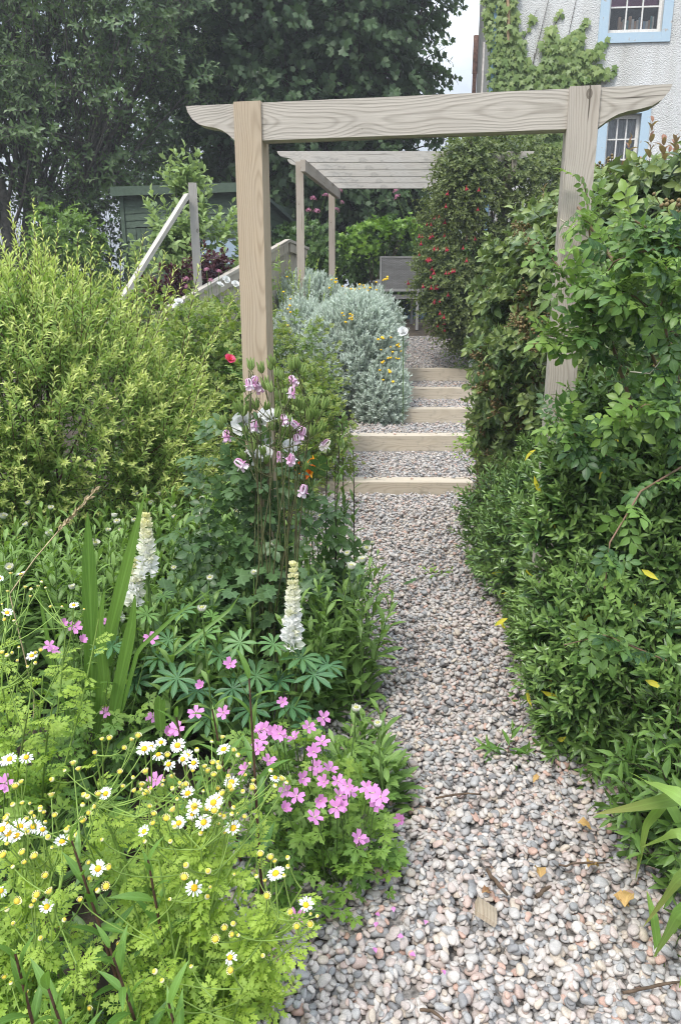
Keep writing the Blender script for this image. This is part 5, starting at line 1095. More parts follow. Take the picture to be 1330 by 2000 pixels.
# ------------------------------------------------------------------ columbine
M_AQ = leaf_mat("columbine_petal", [(.60, .32, .50), (.70, .46, .61), (.78, .66, .70)], None, .55, .3, 0, .2, tmul=(1.1, .9, 1.1))
M_AQP = leaf_mat("columbine_purple", [(.30, .10, .28)], None, .55, .3, 0)
M_POD = leaf_mat("columbine_pod", [(.16, .24, .06), (.22, .30, .09)], None, .55, .25, 0)
def columbine_flower(m):
    mb = MB(); a = np.arange(5) * 1.2566
    inst(mb, leaf(3, .6, 'oval', .1, -.1), np.zeros((5, 3)), frames(np.stack([np.cos(a), np.sin(a), a * 0 - .15], -1), np.stack([np.cos(a) * .2, np.sin(a) * .2, a * 0 + 1], -1)), .030, np.linspace(0, 1, 5))
    a = a + .63; inst(mb, leaf(2, .8, 'petal', .2, -.1), np.stack([np.cos(a), np.sin(a), a * 0], -1) * .006, frames(np.stack([np.cos(a) * .35, np.sin(a) * .35, a * 0 - 1], -1), np.stack([np.cos(a), np.sin(a), a * 0 + .2], -1)), .026, np.linspace(.4, 1, 5))
    sp = np.stack([np.stack([np.cos(a) * r, np.sin(a) * r, a * 0 + z], -1) for r, z in ((.010, -.002), (.014, .014), (.010, .028), (.003, .030))], 1); tubes(mb, sp, [.006, .0045, .003, .0025], 5, np.linspace(0, 1, 5))
    return mb.mesh("flower", m)
AQ = columbine_flower(M_AQ); AQP = columbine_flower(M_AQP)
mb = MB(); a = np.arange(5) * 1.2566
tubes(mb, np.stack([np.stack([np.cos(a) * r, np.sin(a) * r, a * 0 + z], -1) for r, z in ((.002, 0), (.008, .010), (.008, .022), (.012, .036))], 1), [.003, .0045, .004, .0008], 5, np.linspace(0, 1, 5)); POD = mb.mesh("seed_pod", M_POD)
T_aql = compose([(fan(lobed([(-80, .6), (-40, .95), (0, 1), (40, .95), (80, .6)], .75, .1), 0, .1), (0, .5, 0), dd_, (0, 0, 1), .5) for dd_ in ((0, 1, 0), (.9, .25, 0), (-.9, .25, 0))] + [(leaf(1, .04, 'strap', 0, 0), (0, 0, 0), (0, 1, 0), (0, 0, 1), .5)])
def columbine():
    rng = np.random.default_rng(151); base = gb(-.27, 2.72); t = thing("columbine_plant", "tall columbine with nodding pink white flowers and green pods before the left arch post", "flower", base); ms, ml = MB(), MB(); b0 = np.array(base)
    mains = []
    for k in range(15):
        e = P(rng.uniform(455, 640), rng.uniform(790, 860), 2.72 + rng.normal(0, .1)); b = b0 + np.array([rng.normal(0, .05), rng.normal(0, .05), 0])
        cv = bez(b, e, np.array([-(e[0] - b[0]) * .2, 0, .02]) + rng.normal(0, .015, 3), 12)[0]; tubes(ms, cv, .003 * np.linspace(1.3, .7, 12), 4); mains.append(cv)
    MP = np.concatenate([m[5:] for m in mains])
    def stem(e, r=.0028, hook=False):
        c_ = MP - e; dist = np.linalg.norm(c_, axis=1) + np.maximum(0, c_[:, 2] + .06) * 6; b = MP[int(np.argsort(dist)[rng.integers(0, 3)])]
        cv = bez(b, e, np.array([(e[0] - b[0]) * .2, 0, -.01]) + rng.normal(0, .006, 3), 7); tubes(ms, cv, .0017 * np.linspace(1.2, .8, 7), 4); return cv[0]
    fl = [(495, 748, 1.2), (505, 758, 1.1), (487, 752, 1.0), (574, 745, 1.1), (570, 768, 1.0), (496, 832, 1.0), (443, 853, 1.1), (579, 832, 1.0), (589, 848, 1.2), (581, 860, 1.0), (472, 908, 1.3), (546, 893, 1.0), (569, 898, 1.1), (592, 960, 1.2), (556, 820, .9)]
    for px, py, s in fl:
        Y = 2.72 + rng.normal(0, .08); h = P(px, py, Y); top = h + np.array([rng.normal(0, .015), .0, .05]); stem(top); tubes(ms, bez(top, h + np.array([0, 0, .004]), np.array([.012, 0, .02]), 5), .0016, 4)
        put("flower", AQ, t, h, rng.normal(0, .35, 3) + np.array([0, 0, 1]), rng.uniform(0, 6), s * .74)
    h = P(635, 870, 2.85); stem(h + np.array([0, 0, .03])); put("flower", AQP, t, h, rng.normal(0, .3, 3) + np.array([.2, -.2, 1]), 0, .9)
    pods = [(491, 722), (512, 728), (530, 722), (536, 712), (540, 735), (520, 760), (530, 765), (570, 722), (580, 718), (590, 728), (478, 765), (545, 782), (560, 790), (577, 792), (586, 800), (598, 800), (608, 806), (615, 812), (604, 820), (562, 825), (548, 828), (470, 805), (475, 812), (490, 803), (500, 800), (433, 838), (441, 826), (595, 790), (612, 795), (632, 798), (520, 800), (535, 840), (540, 815), (505, 860), (495, 880), (515, 888), (520, 905), (582, 870), (618, 818), (480, 850), (478, 895), (594, 918), (556, 850), (610, 850), (625, 842), (550, 742)]
    for px, py in pods:
        h = P(px, py, 2.72 + rng.normal(0, .09)); q = stem(h, .0022); put("seed_pod", POD, t, h, unit(q[-1] - q[-2]) + np.array([rng.normal(0, .15), 0, .4]), rng.uniform(0, 6), rng.uniform(.95, 1.35))
    n = 120; p = b0 + np.stack([rng.normal(0, .17, n), rng.normal(-.03, .10, n), rng.uniform(.1, .72, n)], -1); inst(ml, T_aql, p, frames(unit(rdir(rng, n) * np.array([1, 1, .3]) + np.array([0, -.2, 0])), np.array([0, -.3, 1.]) + rng.normal(0, .35, (n, 3))), .085 * rng.uniform(.6, 1.2, n), rng.random(n)); part("foliage", ml, M_WRL, t)
    part("stems", ms, plain("columbine_stem", (.11, .075, .05), .6, .4, 20, col2=(.12, .15, .05)), t)
columbine()
# dark thin stems beside it
M_WIL = leaf_mat("narrow_dark_leaf", [(.05, .095, .03), (.08, .14, .04)], (.13, .21, .055), .45, .28, .15)
rng = np.random.default_rng(155); t = thing("willow_leaved_plant", "tall plant of thin dark stems and narrow leaves before the lowest step", "plant", gb(.0, 3.05)); ml, ms = MB(), MB()
for px, py, Y, bx_ in ((668, 815, 3.05, .02), (664, 850, 3.0, .0), (640, 860, 3.1, -.05), (690, 880, 3.05, .05), (655, 900, 2.95, .0)):
    e = P(px, py, Y); b = np.array(gb(bx_, Y)); b += rng.normal(0, .02, 3) * np.array([1, 1, 0]); tubes(ms, bez(b, e, rng.normal(0, .015, 3), 8), .0042 * np.linspace(1.2, .4, 8), 5); shoots(ml, None, b[None], unit(e - b)[None], np.linalg.norm(e - b), 30, T_lance, .085, rng, (60, 30), .35, .0, False, (1.15, .5))
part("foliage", ml, M_WIL, t); part("stems", ms, plain("dark_stem", (.035, .022, .02), .5), t)
# orange alstroemeria
M_ORA = leaf_mat("orange_petal", [(.72, .42, .04), (.72, .26, .02), (.5, .10, .015)], None, .5, .3, 0)
mb = MB(); a = np.arange(6) * 1.047; inst(mb, leaf(3, .4, 'oval', .2, -.3), np.zeros((6, 3)), frames(np.stack([np.cos(a), np.sin(a), a * 0 + 1.2], -1), np.stack([-np.cos(a), -np.sin(a), a * 0 + 1], -1)), .06, np.array([.1, .6, .2, .9, .1, .5])); ORA = mb.mesh("flower", M_ORA)
rng = np.random.default_rng(156); t = thing("peruvian_lily", "orange and yellow lily flowers beside the columbine", "flower", gb(-.2, 3.6)); ml, ms = MB(), MB()
for px, py in ((579, 906), (612, 902), (616, 912), (592, 908), (606, 915)):
    e = P(px, py, 3.55); b = np.array(gb(-.2 + rng.normal(0, .05), 3.6)); tubes(ms, bez(b, e, rng.normal(0, .02, 3), 6), .003, 4); shoots(ml, None, b[None], unit(e - b)[None], np.linalg.norm(e - b), 14, T_lance, .09, rng, (60, 35), .1); put("flower", ORA, t, e, rng.normal(0, .4, 3) + np.array([0, -.6, .5]), rng.uniform(0, 6), 1.0)
part("foliage", ml, M_WRL, t); part("stems", ms, STEM_G, t)

# ------------------------------------------------------------------ lupins
M_LUPW = leaf_mat("lupin_cream", [(.78, .74, .58), (.82, .80, .72), (.84, .83, .79)], (.72, .70, .40), .55, .3, 0, .25, tmul=(1, 1, .85))
M_LUPL = leaf_mat("lupin_leaf", [(.045, .115, .05), (.065, .15, .06), (.095, .19, .06)], (.15, .27, .06), .42, .25, .3, .4)
fv, ff = ICO[2]
def floret(s=1.0):
    w_ = leaf(3, .62, 'oval', .55, .15); return compose([(leaf(3, .95, 'oval', .35, -.2), (0, .003, .002), (0, .45, 1), (0, -1, .45), .0185), (w_, (.001, .003, 0), (.22, 1, .1), (.8, 0, .6), .022), (w_, (-.001, .003, 0), (-.22, 1, .1), (-.8, 0, .6), .022), (w_, (0, .003, -.001), (0, 1, -.25), (0, .2, -1), .018)])
T_flo = floret()
def lupin_spike(H, whorls, seed, top_taper=.5, openness=1.0):
    rng = np.random.default_rng(seed); mb = MB()
    for w in range(whorls):
        f = w / (whorls - 1); z = H * f ** .92; n = int(rng.integers(4, 7)); s = (1.15 - .6 * f) if f > .2 else 1.08; a = np.arange(n) * 6.283 / n + w * .55 + rng.normal(0, .12, n)
        up = (.15 + 1.0 * f) + rng.normal(0, .15, n); D = np.stack([np.cos(a), np.sin(a), up], -1); N = np.stack([-np.cos(a) * .3, -np.sin(a) * .3, np.ones(n)], -1)
        rr = .010 * (1.1 - .6 * f); inst(mb, T_flo, np.stack([np.cos(a) * rr, np.sin(a) * rr, np.full(n, z) + rng.normal(0, .003, n)], -1), frames(unit(D), N), s * rng.uniform(.85, 1.15, n) * openness, rng.random(n), np.full(n, max(0, f * 1.5 - .5)))
    tubes(mb, [[(0, 0, -.1), (0, 0, H * .5), (0, 0, H)]], [.005, .004, .002], 6, mat=1); return mb.mesh("flower_spike", [M_LUPW, STEM_G])
it = []
for k in range(9):
    a = R(-150 + k * 37.5); it.append((leaf(4, .25, 'obov', .2, .22), (0, 0, 0), (math.sin(a), math.cos(a), .12), (0, 0, 1), .5 - .06 * abs(k - 4) / 4))
T_lup = compose(it)
def lupin(label, base, spikes, leaves, seed, Y):
    rng = np.random.default_rng(seed); t = thing("lupin_plant", label, "lupin", base, "cream lupins"); ml, ms = MB(), MB(); b0 = np.array(base)
    for (x0, y0, x1, y1, wh, op) in spikes:
        a, b = P(x0, y0, Y), P(x1, y1, Y - .03); H = float(np.linalg.norm(a - b)); put("flower_spike", lupin_spike(H, wh, seed + wh, openness=op), t, b, a - b, rng.uniform(0, 6)); tubes(ms, bez(b0 + rng.normal(0, .03, 3) * np.array([1, 1, 0]), b, np.zeros(3), 6), .006 * np.linspace(1.2, .9, 6), 6)
    for (px, py, z, s, young) in leaves:
        q = PZ(px, py, z); tubes(ms, bez(b0 + rng.normal(0, .03, 3) * np.array([1, 1, 0]), q, rng.normal(0, .03, 3) + np.array([0, 0, .1]), 6), .003, 4); N = np.array([rng.normal(0, .2), -.45, .9]); inst(ml, T_lup, q[None], frames(np.array([[rng.normal(0, 1), rng.normal(0, 1) - .3, -.1]]), N[None]), s * .82, rng.random() * .8, young)
    part("foliage", ml, M_LUPL, t); part("stems", ms, STEM_G, t)
lupin("left cream lupin with two flower spikes behind the iris blades", gb(-.72, 2.5), [(286, 1010, 288, 1120, 11, 1.35), (266, 1098, 262, 1178, 7, 1.3), (233, 1190, 232, 1210, 5, .6)],
      [(220, 1262, .48, .20, 0), (207, 1275, .40, .17, 0), (288, 1200, .55, .14, 1), (320, 1165, .56, .13, .8), (355, 1195, .52, .17, .3), (347, 1325, .40, .22, .1), (330, 1250, .45, .18, .2), (310, 1285, .38, .2, 0), (265, 1330, .3, .2, 0), (370, 1270, .4, .2, .1)], 161, 2.5)
lupin("right cream lupin with one tall spike near the pebble path", gb(-.27, 2.35), [(573, 1106, 570, 1262, 14, 1.3)],
      [(400, 1240, .50, .19, .5), (430, 1282, .42, .2, .3), (415, 1205, .53, .15, .9), (470, 1255, .48, .18, .4), (535, 1258, .48, .16, .4), (590, 1285, .42, .22, 0), (612, 1318, .38, .22, 0), (545, 1330, .34, .2, 0), (500, 1320, .36, .22, 0), (640, 1300, .36, .2, 0), (455, 1345, .32, .2, 0), (385, 1350, .34, .2, 0), (568, 1380, .26, .22, 0), (490, 1385, .25, .22, 0), (410, 1400, .22, .22, 0), (600, 1420, .2, .2, 0)], 162, 2.38)

# ------------------------------------------------------------------ iris blades, seeding grass
M_IRIS = leaf_mat("iris_blade", [(.085, .165, .03), (.12, .21, .04)], (.2, .3, .07), .45, .3, .2)
t = thing("iris_plant", "upright iris with broad sword shaped green blades in the left bed", "iris", gb(-.78, 2.35)); ml = MB(); rng = np.random.default_rng(171)
for pix, w in (([(180, 1420, 2.4), (180, 1250, 2.4), (174, 1080, 2.4), (172, 1000, 2.4)], .026), ([(190, 1440, 2.35), (215, 1240, 2.35), (255, 1080, 2.35), (283, 965, 2.35)], .022), ([(215, 1440, 2.2), (235, 1330, 2.2), (258, 1220, 2.2), (265, 1160, 2.2)], .020), ([(235, 1400, 2.2), (270, 1270, 2.2), (340, 1205, 2.2), (415, 1150, 2.2)], .007),
               ([(190, 1430, 2.3), (205, 1330, 2.3), (195, 1220, 2.3), (205, 1150, 2.3)], .018), ([(150, 1440, 2.3), (110, 1330, 2.3), (85, 1200, 2.3), (75, 1150, 2.3)], .007), ([(315, 1425, 2.1), (312, 1390, 2.1), (313, 1362, 2.1), (314, 1361, 2.1)], .017), ([(340, 1280, 2.3), (400, 1230, 2.35), (450, 1190, 2.4), (470, 1160, 2.4)], .006), ([(230, 1460, 2.1), (255, 1440, 2.1), (340, 1400, 2.15)], .009)): strap_leaf(ml, pix, w, rng.random(), rng)
part("blades", ml, M_IRIS, t)
t = thing("grass_stem", "single dry seeding grass stem leaning right over the daisy bed", "grass", gb(-1.1, 2.3)); ms = MB(); M_DRY = plain("dry_grass", (.50, .40, .24), .8, .2, 30); q = cane_pts([(20, 1160, 2.3), (70, 1090, 2.3), (130, 1020, 2.3), (190, 955, 2.3)], 14); bq = np.concatenate([np.array([[-1.1, 2.3, 0.02], [-1.06, 2.3, .3]]), q]); tubes(ms, bq, .0022, 4); rng = np.random.default_rng(172)
part("stalk", ms, M_DRY, t); ml = MB(); s = rng.uniform(.55, 1, 60) * 12.9; i = s.astype(int); b = q[i] + (q[i + 1] - q[i]) * (s - i)[:, None]; T = unit(q[i + 1] - q[i]); inst(ml, T_lance2, b, frames(unit(T + rdir(rng, 60) * .35), rdir(rng, 60)), .028 * rng.uniform(.7, 1.3, 60), 0); part("seed_head", ml, M_DRY, t)

# ------------------------------------------------------------------ pink geraniums
M_GER = leaf_mat("geranium_leaf", [(.055, .12, .022), (.10, .185, .03), (.17, .27, .045)], (.24, .33, .06), .5, .3, .15)
M_GERP, t_, b_, o_ = mat_new("geranium_petal")
uvn = nd(t_, "ShaderNodeUVMap"); sx = nd(t_, "ShaderNodeSeparateXYZ"); t_.links.new(uvn.outputs[0], sx.inputs[0])
st_ = math_(t_, 'SINE', math_(t_, 'MULTIPLY', sx.outputs['X'], 38.0)); st_ = math_(t_, 'MULTIPLY', math_(t_, 'GREATER_THAN', st_, .6), math_(t_, 'SUBTRACT', .75, sx.outputs['Y'], True))
c = ramp(t_, sx.outputs['Y'], [(0, (.72, .55, .62)), (.22, (.62, .22, .52)), (1, (.70, .27, .60))]); c = mixc(t_, math_(t_, 'MULTIPLY', st_, .7), c, (.42, .08, .34)); c = mixc(t_, math_(t_, 'MULTIPLY', attr(t_, 'rnd'), .35), c, (.80, .42, .70))
t_.links.new(c, b_.inputs['Base Color']); b_.inputs['Roughness'].default_value = .55; tr = nd(t_, "ShaderNodeBsdfTranslucent"); t_.links.new(c, tr.inputs[0]); ms_ = nd(t_, "ShaderNodeMixShader"); ms_.inputs[0].default_value = .3; t_.links.new(b_.outputs[0], ms_.inputs[1]); t_.links.new(tr.outputs[0], ms_.inputs[2]); t_.links.new(ms_.outputs[0], o_.inputs[0])
M_GERC = plain("geranium_centre", (.60, .55, .35), .6); M_SEP = plain("sepal_green", (.14, .17, .06), .6)
def ger_flower(seed, cup):
    rng = np.random.default_rng(seed); mb = MB(); a = np.arange(5) * 1.2566 + rng.normal(0, .06, 5); tp = leaf(4, .62, 'obov', .15, -.12)
    v = tp.v; v[-3:, 0] = v[-6:-3, 0] * .72; v[-2, 1] -= .07
    inst(mb, tp, np.zeros((5, 3)), frames(np.stack([np.cos(a), np.sin(a), np.full(5, cup)], -1), np.stack([-np.cos(a) * cup, -np.sin(a) * cup, np.ones(5)], -1)), .021 * rng.uniform(.92, 1.08, 5), rng.random(5))
    v, f = ICO[2]; mb.add(v * np.array([.0018, .0018, .004]) + np.array([0, 0, .003]), f, mat=1)
    a = a + .63; inst(mb, T_lance2, np.zeros((5, 3)), frames(np.stack([np.cos(a), np.sin(a), a * 0 - .4], -1), np.array([[0, 0, 1.]] * 5)), .010, 0, 0, 2)
    return mb.mesh("flower", [M_GERP, M_GERC, M_SEP])
GFL = [ger_flower(1, .25), ger_flower(2, .5), ger_flower(3, .1), ger_flower(4, .9)]
it = []
for k in range(5):
    a = R(-112 + 56 * k); s = 1 - .13 * abs(k - 2)
    it.append((fan([(0, 0), (.10, .28), (.25, .42), (.17, .55), (.20, .74), (.07, .80), (0, 1), (-.07, .80), (-.20, .74), (-.17, .55), (-.25, .42), (-.10, .28)], .3, .12, (0, .5)), (0, 0, 0), (math.sin(a), math.cos(a), .05), (0, 0, 1), .5 * s))
T_ger = compose(it)
def geranium(label, base, flowers, z0, area, nleaf, seed, zr, ls=.085):
    rng = np.random.default_rng(seed); t = thing("geranium_plant", label, "geranium", base, "pink geraniums"); ml, ms = MB(), MB(); b0 = np.array(base); done = 0
    for f in flowers:
        px, py = f[:2]; zz = f[2] if len(f) > 2 else z0 + rng.normal(0, .02); h = PZ(px, py, zz); b = b0 + np.array([(h[0] - b0[0]) * .35 + rng.normal(0, .03), (h[1] - b0[1]) * .35 + rng.normal(0, .03), 0]); cv = bez(b, h - np.array([0, -.004, .004]), np.array([0, 0, .04]) + rng.normal(0, .015, 3), 7); tubes(ms, cv, .0019 * np.linspace(1.3, .7, 7), 4)
        put("flower", GFL[int(rng.choice([0, 0, 1, 2, 2, 3]))], t, h, np.array([rng.normal(0, .35), -.55 + rng.normal(0, .3), .8]), rng.uniform(0, 6), 1.12 * rng.uniform(.9, 1.12))
    # leaves filling a mound
    c, r = area; n = nleaf; dd = rdir(rng, n); dd[:, 2] = np.abs(dd[:, 2]); q = np.array(c) + dd * np.array(r) * (rng.random((n, 1)) ** .45); q[:, 2] = np.maximum(q[:, 2], zg(q[:, 0], q[:, 1]) + .03)
    D = unit(dd * np.array([1, 1, .1]) + rdir(rng, n) * .6 + np.array([0, -.2, -.1])); N = np.array([0, -.25, 1]) + rng.normal(0, .35, (n, 3)); inst(ml, T_ger, q, frames(D, N), ls * rng.uniform(.6, 1.25, n), rng.random(n), np.clip((q[:, 2] - zr[0]) / (zr[1] - zr[0]), 0, 1) * rng.random(n))
    k = rng.choice(n, min(n, 110), replace=False); tubes(ms, bez(b0 + (q[k] - b0) * np.array([.3, .3, 0]), q[k], np.array([0, 0, .03]) + rng.normal(0, .02, (len(k), 1, 3)), 5), .0014, 3)
    part("foliage", ml, M_GER, t); part("stems", ms, STEM_G, t)
zf = lambda L_: [(450 + x / 3.595, 1280 + y / 3.595) for x, y in L_]
geranium("geranium covered in pink flowers spilling on to the pebbles", gb(-.01, 1.88), zf([(505, 870), (600, 785), (625, 825), (660, 890), (755, 885), (825, 920), (765, 990), (630, 1020), (380, 1080), (590, 1140), (465, 990), (395, 950), (960, 930), (1005, 970), (1055, 995), (1020, 1040), (745, 1070), (845, 960), (700, 800), (770, 1060)]) + [(781, 1602, .2), (700, 1638, .24), (705, 1645, .2), (578, 1792, .3)], .36, ((-.035, 1.82, .02), (.22, .24, .33)), 330, 181, (.1, .35))
geranium("geranium with a cluster of pink blooms behind the feverfew near the path", gb(-.12, 2.12), zf([(367, 330), (550, 505), (650, 440), (645, 610), (585, 680), (447, 580), (210, 530), (240, 520), (300, 540), (345, 550), (220, 600), (195, 660), (370, 565), (100, 805), (270, 745)]) + [(437, 1392), (383, 1392), (450, 1298, .5), (393, 1340), (328, 1433), (345, 1425)], .40, ((-.18, 2.1, .02), (.3, .2, .3)), 190, 182, (.1, .4))
geranium("geranium with a few pink flowers between the iris and the left edge", gb(-.85, 2.2), [(147, 1225), (123, 1220), (160, 1252), (210, 1217), (98, 1262), (105, 1270), (295, 1247), (208, 1390, .3)], .52, ((-.82, 2.15, .05), (.28, .22, .42)), 170, 183, (.15, .5))
geranium("low geranium at the left edge beneath the feverfew sprays", gb(-.95, 1.65), [(10, 1530, .42), (305, 1525, .42), (300, 1400, .3), (-10, 1540, .42)], .42, ((-.8, 1.75, .03), (.35, .28, .28)), 160, 184, (.1, .35))

# ------------------------------------------------------------------ feverfew
M_FEV = leaf_mat("feverfew_leaf", [(.085, .17, .028), (.155, .26, .038), (.25, .36, .05)], (.34, .43, .07), .5, .32, .1, .3)
M_DIS = plain("daisy_disc", (.72, .42, .015), .75, .25, 120); M_CREAM = plain("bud_cream", (.74, .70, .42), .7, .12, 60); M_BYEL = plain("bud_yellow", (.70, .52, .06), .75, .25, 90)
def daisy_mesh(seed, tilt):
    rng = np.random.default_rng(seed); mb = MB(); n = 17; a = np.arange(n) * 6.283 / n + rng.normal(0, .09, n); a = a[rng.random(n) > .08]; n = len(a); D = np.stack([np.cos(a), np.sin(a), np.full(n, tilt) + rng.normal(0, .09, n)], -1)
    inst(mb, leaf(2, .34, 'petal', .18, .15), np.stack([np.cos(a), np.sin(a), a * 0], -1) * .0055, frames(D, np.array([[0, 0, 1.]] * n)), .0125 * rng.uniform(.85, 1.12, n), rng.random(n)); mb.add(ICO[2][0] * np.array([.005, .005, .004]) + np.array([0, 0, -.003]), ICO[2][1], mat=1)
    return mb.mesh("flower_head", [M_WHITE, STEM_L])
DM = [daisy_mesh(1, .08), daisy_mesh(2, .3), daisy_mesh(3, -.2), daisy_mesh(4, .55), daisy_mesh(5, -.45), daisy_mesh(6, .15)]
mb = MB(); v, f = ICO[3]; mb.add(v * np.array([.0068, .0068, .0048]) * (1 + .06 * np.sin(v[:, 0:1] * 25) * np.sin(v[:, 1:2] * 25)) + np.array([0, 0, .001]), f); DISC = mb.mesh("flower_disc", M_DIS)
def bud_mesh(seed, kind):
    rng = np.random.default_rng(seed); mb = MB(); v, f = ICO[2]
    if kind == 0:   # closed cream bud
        mb.add(v * np.array([.0058, .0058, .0055]), f, mat=0); mb.add(v * np.array([.0044, .0044, .003]) + np.array([0, 0, .0032]), f, mat=1)
    else:           # opening: yellow disc in a ring of short petals
        mb.add(v * np.array([.0058, .0058, .0045]) + np.array([0, 0, .001]), f, mat=1); n = 13; a = np.arange(n) * 6.283 / n; D = np.stack([np.cos(a) * .6, np.sin(a) * .6, np.ones(n)], -1); inst(mb, leaf(1, .6, 'petal', .1, 0), np.stack([np.cos(a), np.sin(a), a * 0], -1) * .0056, frames(D, np.stack([-np.cos(a), -np.sin(a), a * 0 + .6], -1)), .0055, .5, mat=0)
    mb.add(v * np.array([.0055, .0055, .0042]) + np.array([0, 0, -.0025]), f, mat=2); return mb.mesh("flower_bud", [M_CREAM, M_BYEL, STEM_L])
FB = [bud_mesh(1, 0), bud_mesh(2, 1), bud_mesh(3, 1)]
lobe = fan([(0, 0), (.07, .22), (.30, .40), (.15, .50), (.27, .76), (.10, .74), (0, 1), (-.10, .74), (-.27, .76), (-.15, .50), (-.30, .40), (-.07, .22)], .35, .25, (0, .45))
it = [(lobe, (0, .62, 0), (0, 1, -.1), (0, 0, 1), .42)]
for k in range(4):
    y = .56 - .15 * k; s = .37 - .045 * k
    for sg in (-1, 1): it.append((lobe, (sg * .01, y, 0), (sg, .55, 0), (0, 0, 1), s))
it.append((leaf(1, .06, 'strap', 0, .05), (0, 0, 0), (0, 1, 0), (0, 0, 1), .75))
T_fev = compose(it)
def zhead(px, py): return float(np.clip(.66 - (py - 1440) / 560 * .30, .34, .68))
def feverfew(label, base, flowers, buds, seed, nstem, hz, zh=zhead, ls=.074, lw=.16):
    rng = np.random.default_rng(seed); t = thing("feverfew_plant", label, "feverfew", base, "feverfew plants"); ml, ms = MB(), MB(); b0 = np.array(base)
    mains = []; hs = [PZ(px, py, zh(px, py)) for px, py in list(flowers) + list(buds)]
    for k in range(nstem * 2):
        e = b0 + np.array([rng.normal(0, lw), rng.normal(0, lw * .8), rng.uniform(*hz)])
        if k % 2 and not (hs[0][2] < .31): e = hs[int(rng.integers(len(hs)))] - np.array([0, 0, rng.uniform(.06, .12)]) + rng.normal(0, .02, 3)
        e = np.asarray(e); b = b0 + np.array([rng.normal(0, .05), rng.normal(0, .05), 0]); cv = bez(b, e, rng.normal(0, .03, 3), 8)[0]; mains.append(cv); tubes(ms, cv, .0034 * np.linspace(1.2, .6, 8), 5)
        n = 19; s = rng.uniform(.12, .98, n) * 6.99; i = s.astype(int); q = cv[i] + (cv[i + 1] - cv[i]) * (s - i)[:, None]; D = unit(rdir(rng, n) * np.array([1, 1, .45]) + np.array([0, -.15, .25])); inst(ml, T_fev, q, frames(D, np.array([0, -.3, 1.]) + rng.normal(0, .3, (n, 3))), ls * (1.25 - .6 * s / 7) * rng.uniform(.75, 1.2, n), rng.random(n), np.clip(s / 7 - .3, 0, 1))
    M_ = np.concatenate([m[4:] for m in mains])
    def stalk(h):
        c_ = M_[:, :] - h; dist = np.linalg.norm(c_, axis=1) + np.maximum(0, c_[:, 2] + .05) * 6; j = int(np.argsort(dist)[rng.integers(0, 7)]); s = M_[j]; cv = bez(s, h, np.array([(h[0] - s[0]) * .25, (h[1] - s[1]) * .25, -.01]), 6); tubes(ms, cv, .0016 * np.linspace(1.2, .75, 6), 4); return unit(cv[0, -1] - cv[0, -2])
    for px, py in flowers:
        h = PZ(px, py, zh(px, py) + rng.normal(0, .012)); dd = stalk(h); o = put("flower_head", DM[int(rng.integers(6))], t, h, dd * .5 + np.array([rng.normal(0, .2), -.45 + rng.normal(0, .2), .7]), rng.uniform(0, 6), rng.uniform(.72, 1.02)); k = link("flower_disc", DISC, o)
    for px, py in buds:
        h = PZ(px, py, zh(px, py) + rng.normal(0, .02)); dd = stalk(h); put("flower_bud", FB[int(rng.choice([0, 0, 1, 2]))], t, h, dd + np.array([rng.normal(0, .2), -.15, .2]), rng.uniform(0, 6), rng.uniform(.55, 1.05))
    part("foliage", ml, M_FEV, t); part("stems", ms, STEM_L, t)
fz7 = lambda L_: [(x / 2, 1400 + y / 2) for x, y in L_]
rng = np.random.default_rng(190); sc_ = lambda c, n, sx, sy: [(c[0] + rng.normal(0, sx), c[1] + rng.normal(0, sy)) for _ in range(n)]
feverfew("feverfew at the left edge with a tight row of white daisies", gb(-.70, 1.22), fz7([(68, 465), (80, 430), (133, 428), (168, 440), (10, 440), (245, 487), (35, 455), (185, 742), (5, 680), (20, 170), (105, 158), (40, 165)]), sc_((70, 1590), 22, 45, 25) + sc_((60, 1720), 16, 45, 60) + fz7([(125, 375), (105, 400), (215, 385), (160, 355), (190, 470), (205, 510), (85, 255), (15, 540), (90, 530), (135, 720)]), 191, 9, (.38, .52))
feverfew("feverfew holding the high cluster of white daisies in the middle", gb(-.42, 1.5), fz7([(757, 180), (733, 152), (620, 148), (695, 112), (590, 118), (630, 100), (875, 127), (660, 185), (565, 125), (570, 110), (715, 165), (415, 300)]), fz7([(400, 88), (428, 84), (372, 140), (287, 182), (308, 205), (255, 210), (205, 245), (330, 305), (345, 312), (485, 122), (540, 75), (515, 90), (828, 97), (912, 130), (930, 150), (832, 180), (853, 195), (800, 195), (770, 130), (870, 80), (655, 150), (480, 272), (470, 215), (570, 215), (375, 350), (325, 405)]) + sc_((330, 1545), 20, 60, 20) + sc_((420, 1500), 8, 35, 12), 192, 9, (.42, .58))
feverfew("feverfew with the largest open white daisies in the front centre", gb(-.36, 1.2), fz7([(700, 415), (797, 412), (912, 435), (755, 380), (735, 300), (835, 335), (760, 350), (565, 448), (385, 593), (760, 668), (850, 320), (905, 255), (1075, 238)]), fz7([(650, 397), (600, 415), (568, 487), (667, 487), (785, 455), (880, 455), (860, 383), (930, 378), (912, 355), (955, 390), (870, 300), (900, 285), (950, 292), (985, 277), (990, 250), (1058, 210), (1075, 270), (1100, 243), (1120, 257), (675, 280), (715, 272), (795, 290), (348, 570), (350, 632), (428, 588), (384, 678), (315, 715), (417, 662), (728, 580), (720, 628), (815, 603), (822, 665), (810, 703), (665, 712), (916, 615)]) + sc_((390, 1580), 14, 70, 30), 193, 11, (.36, .52))
